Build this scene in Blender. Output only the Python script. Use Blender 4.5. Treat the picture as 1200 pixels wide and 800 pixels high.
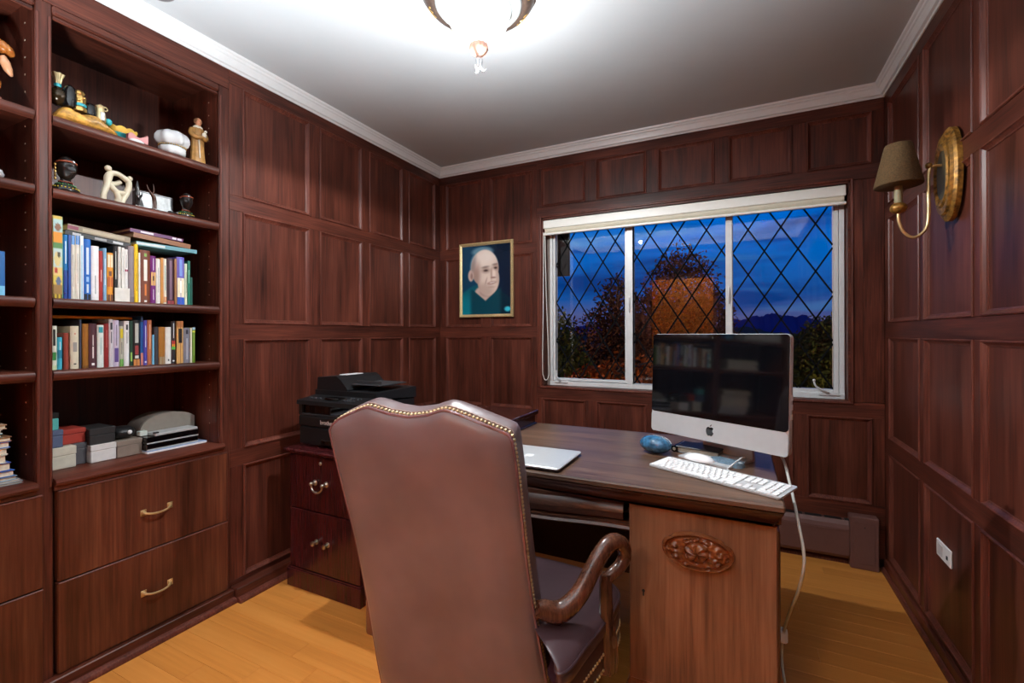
import bpy, bmesh, math, random
import numpy as np
from mathutils import Vector, Matrix

random.seed(7)
for o in list(bpy.data.objects): bpy.data.objects.remove(o)
SC = bpy.context.scene
COL = SC.collection
R = math.radians

def srgb(r, g, b):
    def f(c):
        c /= 255.0
        return c/12.92 if c <= .04045 else ((c+.055)/1.055)**2.4
    return (f(r), f(g), f(b))

# ------------------------------------------------------------------ camera
cam_d = bpy.data.cameras.new('camera'); cam = bpy.data.objects.new('camera', cam_d); COL.objects.link(cam)
cam_d.sensor_fit = 'HORIZONTAL'; cam_d.sensor_width = 36.0
cam_d.lens = 538.5*36/1200.0
cam_d.shift_y = -8.9/1200.0
cam_d.clip_start = .02; cam_d.clip_end = 2000
yaw, roll = R(26.22), R(-.155)
fw = Vector((-math.sin(yaw), math.cos(yaw), 0)); rt = Vector((math.cos(yaw), math.sin(yaw), 0)); up = Vector((0, 0, 1))
rt2 = rt*math.cos(roll)+up*math.sin(roll); up2 = up*math.cos(roll)-rt*math.sin(roll)
cam.matrix_world = Matrix(((rt2.x, up2.x, -fw.x, 0), (rt2.y, up2.y, -fw.y, 0), (rt2.z, up2.z, -fw.z, 1.23), (0, 0, 0, 1)))
SC.camera = cam
vs = SC.view_settings
vs.view_transform = 'Standard'; vs.look = 'None'; vs.gamma = 1.0; vs.use_curve_mapping = False
vs.exposure = 0.14
SC.cycles.max_bounces = 10; SC.cycles.transparent_max_bounces = 16
SC.cycles.sample_clamp_indirect = 6.0
SC.cycles.caustics_reflective = False; SC.cycles.caustics_refractive = False

# ------------------------------------------------------------------ dusk sky
def build_world():
    w = bpy.data.worlds.new('dusk_sky'); SC.world = w; w.use_nodes = True
    nt = w.node_tree; N = nt.nodes; L = nt.links; N.clear()
    out = N.new('ShaderNodeOutputWorld'); bg = N.new('ShaderNodeBackground')
    tc = N.new('ShaderNodeTexCoord'); sep = N.new('ShaderNodeSeparateXYZ')
    L.new(tc.outputs['Generated'], sep.inputs[0])
    ramp = N.new('ShaderNodeValToRGB')
    L.new(sep.outputs['Z'], ramp.inputs[0])
    cr = ramp.color_ramp
    stops = [(0.0, (104, 84, 104)), (.03, (74, 78, 120)), (.075, (16, 72, 140)), (.15, (0, 84, 164)), (.26, (0, 92, 188)), (.55, (0, 60, 138)), (1.0, (0, 30, 84))]
    while len(cr.elements) < len(stops): cr.elements.new(.5)
    for e, (p, c) in zip(cr.elements, stops):
        e.position = p; e.color = (*srgb(*c), 1)
    mp = N.new('ShaderNodeMapping'); mp.inputs['Scale'].default_value = (2.2, 2.2, 13)
    L.new(tc.outputs['Generated'], mp.inputs[0])
    nz = N.new('ShaderNodeTexNoise'); nz.inputs['Scale'].default_value = 1.6; nz.inputs['Detail'].default_value = 5
    L.new(mp.outputs[0], nz.inputs['Vector'])
    r2 = N.new('ShaderNodeValToRGB'); r2.color_ramp.elements[0].position = .44; r2.color_ramp.elements[1].position = .62
    L.new(nz.outputs[0], r2.inputs[0])
    mx = N.new('ShaderNodeMix'); mx.data_type = 'RGBA'
    L.new(r2.outputs[0], mx.inputs[0]); L.new(ramp.outputs[0], mx.inputs[6])
    mx.inputs[7].default_value = (*srgb(2, 48, 112), 1)
    mp2 = N.new('ShaderNodeMapping'); mp2.inputs['Scale'].default_value = (1.3, 1.3, 16); mp2.inputs['Location'].default_value = (3.1, .4, 1.7)
    L.new(tc.outputs['Generated'], mp2.inputs[0])
    nz2 = N.new('ShaderNodeTexNoise'); nz2.inputs['Scale'].default_value = 1.7; nz2.inputs['Detail'].default_value = 4
    L.new(mp2.outputs[0], nz2.inputs['Vector'])
    r3 = N.new('ShaderNodeValToRGB'); r3.color_ramp.elements[0].position = .55; r3.color_ramp.elements[1].position = .72
    r3.color_ramp.elements[1].color = (.6, .6, .6, 1)
    L.new(nz2.outputs[0], r3.inputs[0])
    mx2 = N.new('ShaderNodeMix'); mx2.data_type = 'RGBA'
    L.new(r3.outputs[0], mx2.inputs[0]); L.new(mx.outputs[2], mx2.inputs[6])
    mx2.inputs[7].default_value = (*srgb(58, 118, 166), 1)
    L.new(mx2.outputs[2], bg.inputs[0]); bg.inputs[1].default_value = 1.2
    L.new(bg.outputs[0], out.inputs[0])
build_world()

def lamp(name, kind, loc, power, color, radius=.05, rot=None, size=None):
    d = bpy.data.lights.new(name, kind); d.energy = power; d.color = color
    if kind == 'POINT': d.shadow_soft_size = radius
    if kind == 'AREA':
        d.shape = 'RECTANGLE'; d.size, d.size_y = size
    o = bpy.data.objects.new(name, d); o.location = loc
    if rot: o.rotation_euler = rot
    COL.objects.link(o); return o

LAMP_EMIT = 1.15          # ceiling bowl
LAMP_W = 78.0           # its lamp
HALL_W = 75.0             # lamp in the hall behind the camera
lamp('hall_light', 'POINT', (-.70, -1.30, 2.32), HALL_W, (1.0, .97, .95), .10)
# added unseen fill behind the camera, no fixture: throws its beam at the ceiling
ul = lamp('ceiling_bounce_fill', 'SPOT', (-.70, -.22, .70), 740.0, (.88, .96, 1.0)); ul.rotation_euler = (R(180), 0, 0)
ul.data.spot_size = R(118); ul.data.spot_blend = .8; ul.data.shadow_soft_size = .1
lamp('low_foliage_fill', 'POINT', (-1.5, 5.2, -.9), 110.0, (1.0, .60, .26), .15)  # added warm fill, out of view, brightens the foliage from below
lamp('left_foliage_fill', 'POINT', (-7.5, 8.0, 2.6), 1500.0, (1.0, .62, .30), .2)  # unseen fill added to warm the trees from the left
lamp('right_foliage_fill', 'POINT', (5.5, 7.5, 1.5), 450.0, (1.0, .78, .40), .2)  # extra fill outside the view, added to brighten the right-hand trees

# ------------------------------------------------------------------ mesh helpers
WL = {}
def box_data(a, b, c=.0):
    a = np.minimum(a, b).astype(float) if False else np.array(a, float); b = np.array(b, float)
    lo = np.minimum(a, b); hi = np.maximum(a, b)
    c = min(c, .45*float((hi-lo).min()))
    if c <= 0:
        v = [(x, y, z) for x in (lo[0], hi[0]) for y in (lo[1], hi[1]) for z in (lo[2], hi[2])]
        f = [(0, 1, 3, 2), (4, 6, 7, 5), (0, 4, 5, 1), (2, 3, 7, 6), (0, 2, 6, 4), (1, 5, 7, 3)]
        return v, f
    v = []; key = {}
    for sx in (0, 1):
        for sy in (0, 1):
            for sz in (0, 1):
                s = (sx, sy, sz)
                for ax in range(3):
                    p = []
                    for k in range(3):
                        q = lo[k] if s[k] == 0 else hi[k]
                        if k != ax: q += c if s[k] == 0 else -c
                        p.append(q)
                    key[(s, ax)] = len(v); v.append(tuple(p))
    f = []
    def S(ax, val, o1, v1, o2, v2):
        s = [0, 0, 0]; s[ax] = val; s[o1] = v1; s[o2] = v2; return tuple(s)
    for ax in range(3):
        o1, o2 = [k for k in range(3) if k != ax]
        for s in (0, 1):
            q = [key[(S(ax, s, o1, p, o2, r), ax)] for p, r in ((0, 0), (1, 0), (1, 1), (0, 1))]
            f.append(tuple(q))
    for cax in range(3):
        a1, a2 = [k for k in range(3) if k != cax]
        for s1 in (0, 1):
            for s2 in (0, 1):
                m = S(a1, s1, a2, s2, cax, 0); p = S(a1, s1, a2, s2, cax, 1)
                f.append((key[(m, a1)], key[(p, a1)], key[(p, a2)], key[(m, a2)]))
    for sx in (0, 1):
        for sy in (0, 1):
            for sz in (0, 1):
                s = (sx, sy, sz); f.append((key[(s, 0)], key[(s, 1)], key[(s, 2)]))
    return v, f

class MB:
    def __init__(s): s.v = []; s.f = []; s.T = None; s.c = None
    def add(s, v, f, T=None):
        n = len(s.v); T = T or s.T
        if T is not None: v = [tuple(T @ Vector(p)) for p in v]
        s.v += [tuple(p) for p in v]; s.f += [tuple(i+n for i in q) for q in f]; return s
    def box(s, a, b, c=.0, T=None): return s.add(*box_data(a, b, c), T=T)
    def grid(s, P, closeu=False, closev=False, cap=False):
        nu = len(P); nv = len(P[0]); v = [tuple(p) for r in P for p in r]; f = []
        for i in range(nu if closeu else nu-1):
            for j in range(nv if closev else nv-1):
                a = i*nv+j; b = ((i+1) % nu)*nv+j; jj = (j+1) % nv
                f.append((a, b, ((i+1) % nu)*nv+jj, i*nv+jj))
        if cap:
            f.append(tuple(range(nv))[::-1]); f.append(tuple((nu-1)*nv+j for j in range(nv)))
        return s.add(v, f)
    def lathe(s, prof, c=(0, 0, 0), n=24, sx=1, sy=1, T=None, flute=0, nf=0):
        P = []
        for r, z in prof:
            row = []
            for k in range(n):
                t = 2*math.pi*k/n; rr = r*(1+flute*math.cos(nf*t)) if nf else r
                row.append((c[0]+rr*sx*math.cos(t), c[1]+rr*sy*math.sin(t), c[2]+z))
            P.append(row)
        old = s.T
        if T is not None: s.T = T
        s.grid(P, closev=True, cap=True); s.T = old; return s
    def sphere(s, c, r, n=14, m=9, T=None):
        if not hasattr(r, '__len__'): r = (r, r, r)
        prof = [(math.sin(math.pi*i/m), -math.cos(math.pi*i/m)) for i in range(m+1)]
        prof[0] = (.02, -1); prof[-1] = (.02, 1)
        P = [[(c[0]+r[0]*q*math.cos(2*math.pi*k/n), c[1]+r[1]*q*math.sin(2*math.pi*k/n), c[2]+r[2]*z) for k in range(n)] for q, z in prof]
        old = s.T
        if T is not None: s.T = T
        s.grid(P, closev=True, cap=True); s.T = old; return s
    def tube(s, path, r, n=10, flat=None, upv=(0, 0, 1)):
        pts = [Vector(p) for p in path]; m = len(pts)
        rs = r if hasattr(r, '__len__') else [r]*m
        P = []; prev = None
        for i in range(m):
            t = (pts[min(i+1, m-1)]-pts[max(i-1, 0)]).normalized()
            if prev is None:
                a = Vector(upv)
                if abs(a.dot(t)) > .95: a = Vector((1, 0, 0))
                nrm = (a-t*a.dot(t)).normalized()
            else:
                nrm = (prev-t*prev.dot(t)).normalized()
            prev = nrm; bi = t.cross(nrm)
            fl = flat if flat else 1.0
            P.append([tuple(pts[i]+nrm*(rs[i]*math.cos(2*math.pi*k/n))+bi*(rs[i]*fl*math.sin(2*math.pi*k/n))) for k in range(n)])
        s.grid(P, closev=True, cap=True); return s
    def prism(s, poly, f0, f1):
        """poly: list of 2-d points; f0, f1 map a 2-d point to 3-d on the two faces"""
        n = len(poly); v = [f0(p) for p in poly]+[f1(p) for p in poly]
        f = [tuple(range(n))[::-1], tuple(range(n, 2*n))]+[(i, (i+1) % n, n+(i+1) % n, n+i) for i in range(n)]
        return s.add(v, f)

def smooth_path(pts, n=6):
    pts = [Vector(p) for p in pts]; out = []
    for i in range(len(pts)-1):
        p0 = pts[max(i-1, 0)]; p1 = pts[i]; p2 = pts[i+1]; p3 = pts[min(i+2, len(pts)-1)]
        for k in range(n):
            t = k/n
            out.append(.5*((2*p1)+(p2-p0)*t+(2*p0-5*p1+4*p2-p3)*t*t+(3*p1-p0-3*p2+p3)*t**3))
    out.append(pts[-1]); return out
def lerp_list(vals, n):
    out = []
    for i in range(len(vals)-1):
        for k in range(n): out.append(vals[i]+(vals[i+1]-vals[i])*k/n)
    out.append(vals[-1]); return out

def put(o, loc, parent):
    pw = WL[parent.name] if parent is not None else Vector((0, 0, 0))
    o.parent = parent; o.location = Vector(loc)-pw; WL[o.name] = Vector(loc)
    COL.objects.link(o); return o
def obj(name, mb, mat, parent=None, smooth=0, origin=None, kind=None, label=None):
    v = np.array(mb.v, float)
    lo = v.min(0); hi = v.max(0)
    og = np.array(origin, float) if origin is not None else np.array([(lo[0]+hi[0])/2, (lo[1]+hi[1])/2, lo[2]])
    me = bpy.data.meshes.new(name); me.from_pydata((v-og).tolist(), [], mb.f)
    bm = bmesh.new(); bm.from_mesh(me); bmesh.ops.recalc_face_normals(bm, faces=bm.faces[:]); bm.to_mesh(me); bm.free()
    if smooth:
        me.polygons.foreach_set('use_smooth', [True]*len(me.polygons))
        me.set_sharp_from_angle(angle=R(smooth))
    if mat is not None: me.materials.append(mat)
    if mb.c is not None:
        ca = me.color_attributes.new('Col', 'FLOAT_COLOR', 'POINT')
        ca.data.foreach_set('color', np.array([(*q, 1) for q in mb.c], float).ravel())
    o = bpy.data.objects.new(name, me); put(o, og, parent)
    if kind: o['kind'] = kind
    if label: o['label'] = label
    return o
def box(name, a, b, mat, parent=None, c=.002, **k): return obj(name, MB().box(a, b, c), mat, parent, **k)
def inst(name, me, loc, parent, rot=None):
    o = bpy.data.objects.new(name, me); put(o, loc, parent)
    if rot is not None:
        o.rotation_mode = 'QUATERNION'; o.rotation_quaternion = rot
    return o
def tag(o, label, cat, group=None):
    o['label'] = label; o['category'] = cat
    if group: o['group'] = group
    return o
def thing(name, loc, label, cat, group=None):
    o = bpy.data.objects.new(name, None); o.empty_display_size = .05; put(o, loc, None)
    return tag(o, label, cat, group)
def struct(name, loc=(0, 0, 0)):
    o = bpy.data.objects.new(name, None); put(o, loc, None); o['kind'] = 'structure'; return o

# ------------------------------------------------------------------ materials
MATS = {}
def nodes(name):
    m = bpy.data.materials.new(name); m.use_nodes = True; MATS[name] = m
    nt = m.node_tree; b = nt.nodes['Principled BSDF']; return m, nt.nodes, nt.links, b
def plain(name, col, rough=.5, metal=0, var=.08, bump=0, scale=40, spec=.5, coat=0, emit=None, es=0):
    m, N, L, b = nodes(name)
    c = srgb(*col)
    tc = N.new('ShaderNodeTexCoord'); nz = N.new('ShaderNodeTexNoise'); nz.inputs['Scale'].default_value = scale; nz.inputs['Detail'].default_value = 4
    L.new(tc.outputs['Object'], nz.inputs['Vector'])
    rp = N.new('ShaderNodeValToRGB'); rp.color_ramp.elements[0].position = .3; rp.color_ramp.elements[1].position = .7
    rp.color_ramp.elements[0].color = (*[x*(1-var) for x in c], 1); rp.color_ramp.elements[1].color = (*[min(1, x*(1+var)) for x in c], 1)
    L.new(nz.outputs[0], rp.inputs[0]); L.new(rp.outputs[0], b.inputs['Base Color'])
    b.inputs['Roughness'].default_value = rough; b.inputs['Metallic'].default_value = metal
    b.inputs['Specular IOR Level'].default_value = spec; b.inputs['Coat Weight'].default_value = coat
    if bump:
        bp = N.new('ShaderNodeBump'); bp.inputs['Strength'].default_value = bump; bp.inputs['Distance'].default_value = .002
        L.new(nz.outputs[0], bp.inputs['Height']); L.new(bp.outputs[0], b.inputs['Normal'])
    if emit:
        b.inputs['Emission Color'].default_value = (*srgb(*emit), 1); b.inputs['Emission Strength'].default_value = es
    return m
def wood(name, dark, mid, light, axis='Z', rough=.38, sc=1.0, figure=.45, spec=.32, coat=0, blotch=.35):
    m, N, L, b = nodes(name)
    tc = N.new('ShaderNodeTexCoord'); oi = N.new('ShaderNodeObjectInfo')
    mul = N.new('ShaderNodeMath'); mul.operation = 'MULTIPLY'; mul.inputs[1].default_value = 23.0
    L.new(oi.outputs['Random'], mul.inputs[0])
    add = N.new('ShaderNodeVectorMath'); add.operation = 'ADD'
    L.new(tc.outputs['Object'], add.inputs[0]); L.new(mul.outputs[0], add.inputs[1])
    ai = 'XYZ'.index(axis)
    def noise(across, along, det, dist=0):
        mp = N.new('ShaderNodeMapping'); s = [across*sc]*3; s[ai] = along*sc; mp.inputs['Scale'].default_value = s
        L.new(add.outputs[0], mp.inputs[0])
        nz = N.new('ShaderNodeTexNoise'); nz.inputs['Scale'].default_value = 1; nz.inputs['Detail'].default_value = det; nz.inputs['Roughness'].default_value = .62
        nz.inputs['Distortion'].default_value = dist
        L.new(mp.outputs[0], nz.inputs['Vector']); return nz
    fine = noise(170, 5.5, 4); broad = noise(22, 1.6, 3, .4); bl = noise(5, 2.2, 2)
    mx = N.new('ShaderNodeMath'); mx.operation = 'MULTIPLY_ADD'; mx.inputs[1].default_value = 1-figure
    sc2 = N.new('ShaderNodeMath'); sc2.operation = 'MULTIPLY'; sc2.inputs[1].default_value = figure
    L.new(broad.outputs[0], sc2.inputs[0]); L.new(fine.outputs[0], mx.inputs[0]); L.new(sc2.outputs[0], mx.inputs[2])
    rp = N.new('ShaderNodeValToRGB'); cr = rp.color_ramp; cr.elements.new(.5)
    for e, (p, c) in zip(cr.elements, ((.33, dark), (.5, mid), (.68, light))):
        e.position = p; e.color = (*srgb(*c), 1)
    L.new(mx.outputs[0], rp.inputs[0])
    br = N.new('ShaderNodeMapRange'); br.inputs[1].default_value = .3; br.inputs[2].default_value = .7; br.inputs[3].default_value = 1-blotch; br.inputs[4].default_value = 1+blotch
    L.new(bl.outputs[0], br.inputs[0])
    hs = N.new('ShaderNodeHueSaturation'); L.new(br.outputs[0], hs.inputs['Value']); L.new(rp.outputs[0], hs.inputs['Color'])
    L.new(hs.outputs[0], b.inputs['Base Color'])
    rr = N.new('ShaderNodeMapRange'); rr.inputs[3].default_value = rough-.08; rr.inputs[4].default_value = rough+.12
    L.new(bl.outputs[0], rr.inputs[0]); L.new(rr.outputs[0], b.inputs['Roughness'])
    b.inputs['Specular IOR Level'].default_value = spec; b.inputs['Coat Weight'].default_value = coat; b.inputs['Coat Roughness'].default_value = .15
    bp = N.new('ShaderNodeBump'); bp.inputs['Strength'].default_value = .12; bp.inputs['Distance'].default_value = .001
    L.new(fine.outputs[0], bp.inputs['Height']); L.new(bp.outputs[0], b.inputs['Normal'])
    return m
def printed(name, rough=.4, spec=.4):
    m, N, L, b = nodes(name)
    a = N.new('ShaderNodeAttribute'); a.attribute_name = 'Col'
    L.new(a.outputs['Color'], b.inputs['Base Color']); b.inputs['Roughness'].default_value = rough; b.inputs['Specular IOR Level'].default_value = spec
    return m
def leather(name, col, rough=.36, bump=.3, patch=None):
    m, N, L, b = nodes(name); c = srgb(*col)
    tc = N.new('ShaderNodeTexCoord')
    nz = N.new('ShaderNodeTexNoise'); nz.inputs['Scale'].default_value = 420; nz.inputs['Detail'].default_value = 2; L.new(tc.outputs['Object'], nz.inputs['Vector'])
    n2 = N.new('ShaderNodeTexNoise'); n2.inputs['Scale'].default_value = 5; n2.inputs['Detail'].default_value = 3; L.new(tc.outputs['Object'], n2.inputs['Vector'])
    rp = N.new('ShaderNodeValToRGB'); rp.color_ramp.elements[0].position = .35; rp.color_ramp.elements[1].position = .7
    rp.color_ramp.elements[0].color = (*[x*.82 for x in c], 1); rp.color_ramp.elements[1].color = (*[x*1.15 for x in c], 1)
    L.new(n2.outputs[0], rp.inputs[0]); L.new(rp.outputs[0], b.inputs['Base Color'])
    mp = N.new('ShaderNodeMapping'); mp.inputs['Scale'].default_value = (1, 1, .25); L.new(tc.outputs['Object'], mp.inputs[0])
    n3 = N.new('ShaderNodeTexNoise'); n3.inputs['Scale'].default_value = 13; n3.inputs['Detail'].default_value = 2; L.new(mp.outputs[0], n3.inputs['Vector'])
    b1 = N.new('ShaderNodeBump'); b1.inputs['Strength'].default_value = bump; b1.inputs['Distance'].default_value = .012; L.new(n3.outputs[0], b1.inputs['Height'])
    b2 = N.new('ShaderNodeBump'); b2.inputs['Strength'].default_value = .08; b2.inputs['Distance'].default_value = .001; L.new(nz.outputs[0], b2.inputs['Height']); L.new(b1.outputs[0], b2.inputs['Normal'])
    L.new(b2.outputs[0], b.inputs['Normal'])
    b.inputs['Roughness'].default_value = rough
    return m
def glass_pane(name):
    m, N, L, b = nodes(name); N.remove(b)
    out = N['Material Output']; t = N.new('ShaderNodeBsdfTransparent'); g = N.new('ShaderNodeBsdfGlossy'); g.inputs['Roughness'].default_value = .01
    fr = N.new('ShaderNodeFresnel'); fr.inputs[0].default_value = 1.38
    mx = N.new('ShaderNodeMixShader'); L.new(fr.outputs[0], mx.inputs[0]); L.new(t.outputs[0], mx.inputs[1]); L.new(g.outputs[0], mx.inputs[2]); L.new(mx.outputs[0], out.inputs[0])
    return m

MAH = ((44, 20, 14), (82, 40, 29), (108, 56, 41))
WZ = wood('mahogany_upright', *MAH, 'Z'); WX = wood('mahogany_lengthwise', *MAH, 'X'); WY = wood('mahogany_rail', *MAH, 'Y')
WP = wood('mahogany_panel', (47, 22, 16), (84, 42, 31), (106, 57, 43), 'Z', rough=.36, sc=.8, figure=.6, blotch=.3)
WB = wood('mahogany_moulding', (60, 29, 23), (96, 50, 39), (122, 70, 56), 'Z', rough=.36, blotch=.2)
WDR = wood('drawer_veneer', (58, 28, 18), (92, 48, 32), (118, 68, 46), 'Z', rough=.36, sc=.7, figure=.6)
WDESK = wood('desk_walnut', (88, 54, 38), (124, 84, 60), (144, 102, 76), 'Z', rough=.34, sc=.8, figure=.6, blotch=.2)
WDTOP = wood('desk_top_walnut', (68, 47, 36), (100, 74, 58), (116, 88, 70), 'X', rough=.30, sc=.7, spec=.32, blotch=.2)
WDEDGE = wood('desk_edge_walnut', (44, 24, 16), (78, 46, 32), (104, 66, 46), 'X', rough=.28, blotch=.25)
WARM_ = wood('arm_walnut', (44, 24, 16), (82, 50, 36), (112, 74, 54), 'Z', rough=.24, coat=.4, blotch=.25)
WCAB = wood('cherry_cabinet', (44, 14, 16), (64, 22, 24), (78, 30, 30), 'Z', rough=.22, coat=.3, blotch=.15)
WBOX = wood('dark_box_wood', (36, 16, 14), (58, 28, 24), (74, 38, 32), 'X', rough=.2, coat=.4, blotch=.2)
FLOORM = wood('maple_floor', (186, 118, 52), (202, 132, 60), (210, 142, 70), 'X', rough=.36, sc=.45, figure=.6, blotch=.05)
WHITE_TRIM = plain('white_gloss_paint', (228, 230, 231), .35, var=.02)
CEILM = plain('ceiling_paint', (194, 198, 201), .8, var=.03, scale=3)
HALLM = plain('hall_ochre_paint', (232, 150, 54), .8, var=.06, scale=4)
DARKW = plain('dark_backing', (46, 22, 19), .6)
ALU = plain('white_window_aluminium', (214, 216, 216), .35, var=.03)
LEAD = plain('lead_came', (14, 14, 15), .8, spec=.1)
BLINDM = plain('blind_fabric', (206, 200, 180), .7, var=.04); BLINDW = plain('blind_fascia', (232, 232, 224), .4, var=.02)
BRASS = plain('old_brass', (206, 178, 128), .34, metal=.75, var=.15); PEWTER = plain('pewter', (190, 184, 170), .3, metal=1, var=.1)
NAILM = plain('nail_brass', (214, 192, 150), .3, metal=.7, var=.2)
SILVER = plain('silver_aluminium', (202, 204, 205), .34, metal=.3, var=.02)
BLACKG = plain('black_gloss', (8, 8, 10), .06, var=.02, spec=.9); BLACKP = plain('black_plastic', (22, 23, 25), .42, var=.1, bump=.1, scale=300)
BLACKM = plain('black_matte', (18, 18, 19), .6); DGREY = plain('dark_grey_plastic', (52, 53, 56), .45)
WHITEP = plain('white_plastic', (232, 233, 234), .35, var=.02)
PAPER = plain('paper_edges', (216, 206, 184), .9, var=.12, scale=120)
LEATHER = leather('maroon_leather', (116, 99, 100), .36); SEATL = leather('plum_leather', (62, 45, 49), .34, .15)
HEATM = plain('heater_enamel', (106, 72, 66), .45, var=.04)
GLASS = glass_pane('window_glass')
PRINT = printed('flat_print'); PRINTG = printed('glossy_print', .2)
PLAINC = {}
def pc(r, g, b, rough=.45):
    k = (r, g, b, rough)
    if k not in PLAINC: PLAINC[k] = plain('cover_%d_%d_%d' % (r, g, b), (r, g, b), rough, var=.06, scale=60)
    return PLAINC[k]
# ------------------------------------------------------------------ room shell
XL, XR, YB, YR = -2.075, .672, 2.95, -.65
FZ, CZ, CB = .025, 2.50, 2.435
R4 = [(.105, .625), (.702, 1.208), (1.28, 1.80), (1.868, 2.375)]

def m_left(u, z, d): return (XL+d, u, z)
def m_right(u, z, d): return (XR-d, u, z)
def m_back(u, z, d): return (u, YB-d, z)
def m_rear(u, z, d): return (u, YR+d, z)

def ring(mb, m, u0, u1, z0, z1, prof):
    """mitred frame just inside the opening; prof: (inset, height) pairs"""
    rows = []
    for i, d in prof:
        rows.append([m(u0+i, z0+i, d), m(u1-i, z0+i, d), m(u1-i, z1-i, d), m(u0+i, z1-i, d)])
    mb.grid(rows, closev=True); return mb
PROF = [(0, -.012), (0, .002), (.0025, .0055), (.006, .0055), (.0085, .001), (.016, -.006), (.020, -.0075), (.022, -.0115)]
def panelling(parent, m, ua, ub, za, zb, cols, rows, wr, edges=True):
    def pbox(name, u0, u1, z0, z1, d0, d1, mat, c=.0015):
        return box(name, m(u0, z0, d0), m(u1, z1, d1), mat, parent, c)
    zs = [za]+[z for r in rows for z in r]+[zb]
    for i in range(0, len(zs), 2):
        if zs[i+1]-zs[i] > .004: pbox('rail', ua, ub, zs[i], zs[i+1], -.014, 0, wr)
    us = [ua]+[u for c in cols for u in c]+[ub]
    for r0, r1 in rows:
        for i in range(0, len(us), 2):
            if us[i+1]-us[i] > .004: pbox('stile', us[i], us[i+1], r0, r1, -.014, 0, WZ)
        for c0, c1 in cols:
            pbox('panel', c0, c1, r0, r1, -.018, -.010, WP, 0)
            obj('panel_moulding', ring(MB(), m, c0, c1, r0, r1, PROF), WB, parent)

# floor boards
fl = struct('floor', (0, 0, 0))
box('subfloor', (XL-.6, YR-.12, -.12), (XR+.12, YB+.1, FZ-.0145), DARKW, fl, 0)
bw = .083; y = YR; ri = 0
while y < YB-.001:
    y1 = min(y+bw, YB); x = XL-.0; first = True
    while x < XR-.001:
        ln = random.uniform(.5, 1.25)*(random.random() if first else 1)+.25; first = False
        x1 = min(x+ln, XR)
        if XR-x1 < .2: x1 = XR
        box('floor_board', (x+.0003, y+.0003, FZ-.014), (x1-.0003, y1-.0003, FZ), FLOORM, fl, .0006)
        x = x1
    y = y1
# ceiling and crown mouldings
ce = obj('ceiling', MB().box((XL-.6, YR-.12, CZ), (XR+.12, YB+.2, CZ+.1)), CEILM); ce['kind'] = 'structure'
CP = [(0, CB), (.005, CB), (.009, CB+.008), (.018, CB+.012), (.022, CB+.026), (.028, CB+.040), (.034, CB+.044), (.036, CB+.052), (.044, CB+.056), (.047, CZ), (0, CZ)]
def crown(name, m, a, b, sa=1, sb=1):
    rows = [[m(a+sa*p, z, p) for p, z in CP], [m(b-sb*p, z, p) for p, z in CP]]
    o = obj(name, MB().grid(rows, closev=True, cap=True), WHITE_TRIM); o['kind'] = 'structure'
crown('trim_1', m_left, YR, YB); crown('trim_2', m_back, XL, XR); crown('trim_3', m_right, YR, YB); crown('trim_4', m_rear, XL, XR)

# left wall
wl = struct('wall_left', (XL-.1, 2.1, FZ))
obj('wall_backing', MB().box((XL-.2, 1.306, FZ), (XL-.014, YB+.1, CZ)).box((XL-.6, YR, FZ), (XL-.42, 1.306, CZ)), DARKW, wl)
panelling(wl, m_left, 1.307, YB-.001, .07, CB+.01, [(1.37, 1.745), (1.811, 2.130), (2.192, 2.512), (2.575, 2.890)], R4, WY)
# back wall
wb = struct('wall_back', (-.7, YB+.05, FZ))
WX0, WX1, WZ0, WZ1 = -1.222, .530, .868, 2.030
obj('wall_backing', MB().box((XL-.05, YB+.015, FZ), (WX0, YB+.2, CZ)).box((WX1, YB+.015, FZ), (XR+.1, YB+.2, CZ))
    .box((WX0, YB+.015, FZ), (WX1, YB+.2, WZ0)).box((WX0, YB+.015, WZ1), (WX1, YB+.2, CZ)), DARKW, wb)
C5 = [(-1.225, -.908), (-.836, -.513), (-.444, -.122), (-.049, .271), (.335, .622)]
panelling(wb, m_back, XL, -1.2585, .07, CB+.01, [(-2.020, -1.697), (-1.630, -1.292)], R4, WX)
panelling(wb, m_back, -1.2585, XR, WZ1+.002, CB+.01, C5, [(2.105, 2.375)], WX)
panelling(wb, m_back, -1.2585, XR, .07, WZ0-.002, C5, [(.340, .787)], WX)
box('stile', m_back(-1.2585, WZ0, -.014), m_back(WX0-.0015, WZ1, 0), WZ, wb)
box('stile', m_back(WX1+.0015, WZ0, -.014), m_back(.583, WZ1, 0), WZ, wb)
box('stile', m_back(.5835, WZ0, -.014), m_back(XR, WZ1, 0), WZ, wb)
# right wall
wr = struct('wall_right', (XR+.1, 1.2, FZ))
obj('wall_backing', MB().box((XR+.014, YR-.1, FZ), (XR+.2, YB+.1, CZ)), DARKW, wr)
rc = []; yy = 2.871
for wdt in (.426, .432, .440, .44, .44, .44, .44): rc.append((yy-wdt, yy)); yy -= wdt+.052
rc = [c for c in rc if c[0] > YR][::-1]
panelling(wr, m_right, YR+.001, YB-.001, .07, CB+.01, rc, R4, WY)
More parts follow.
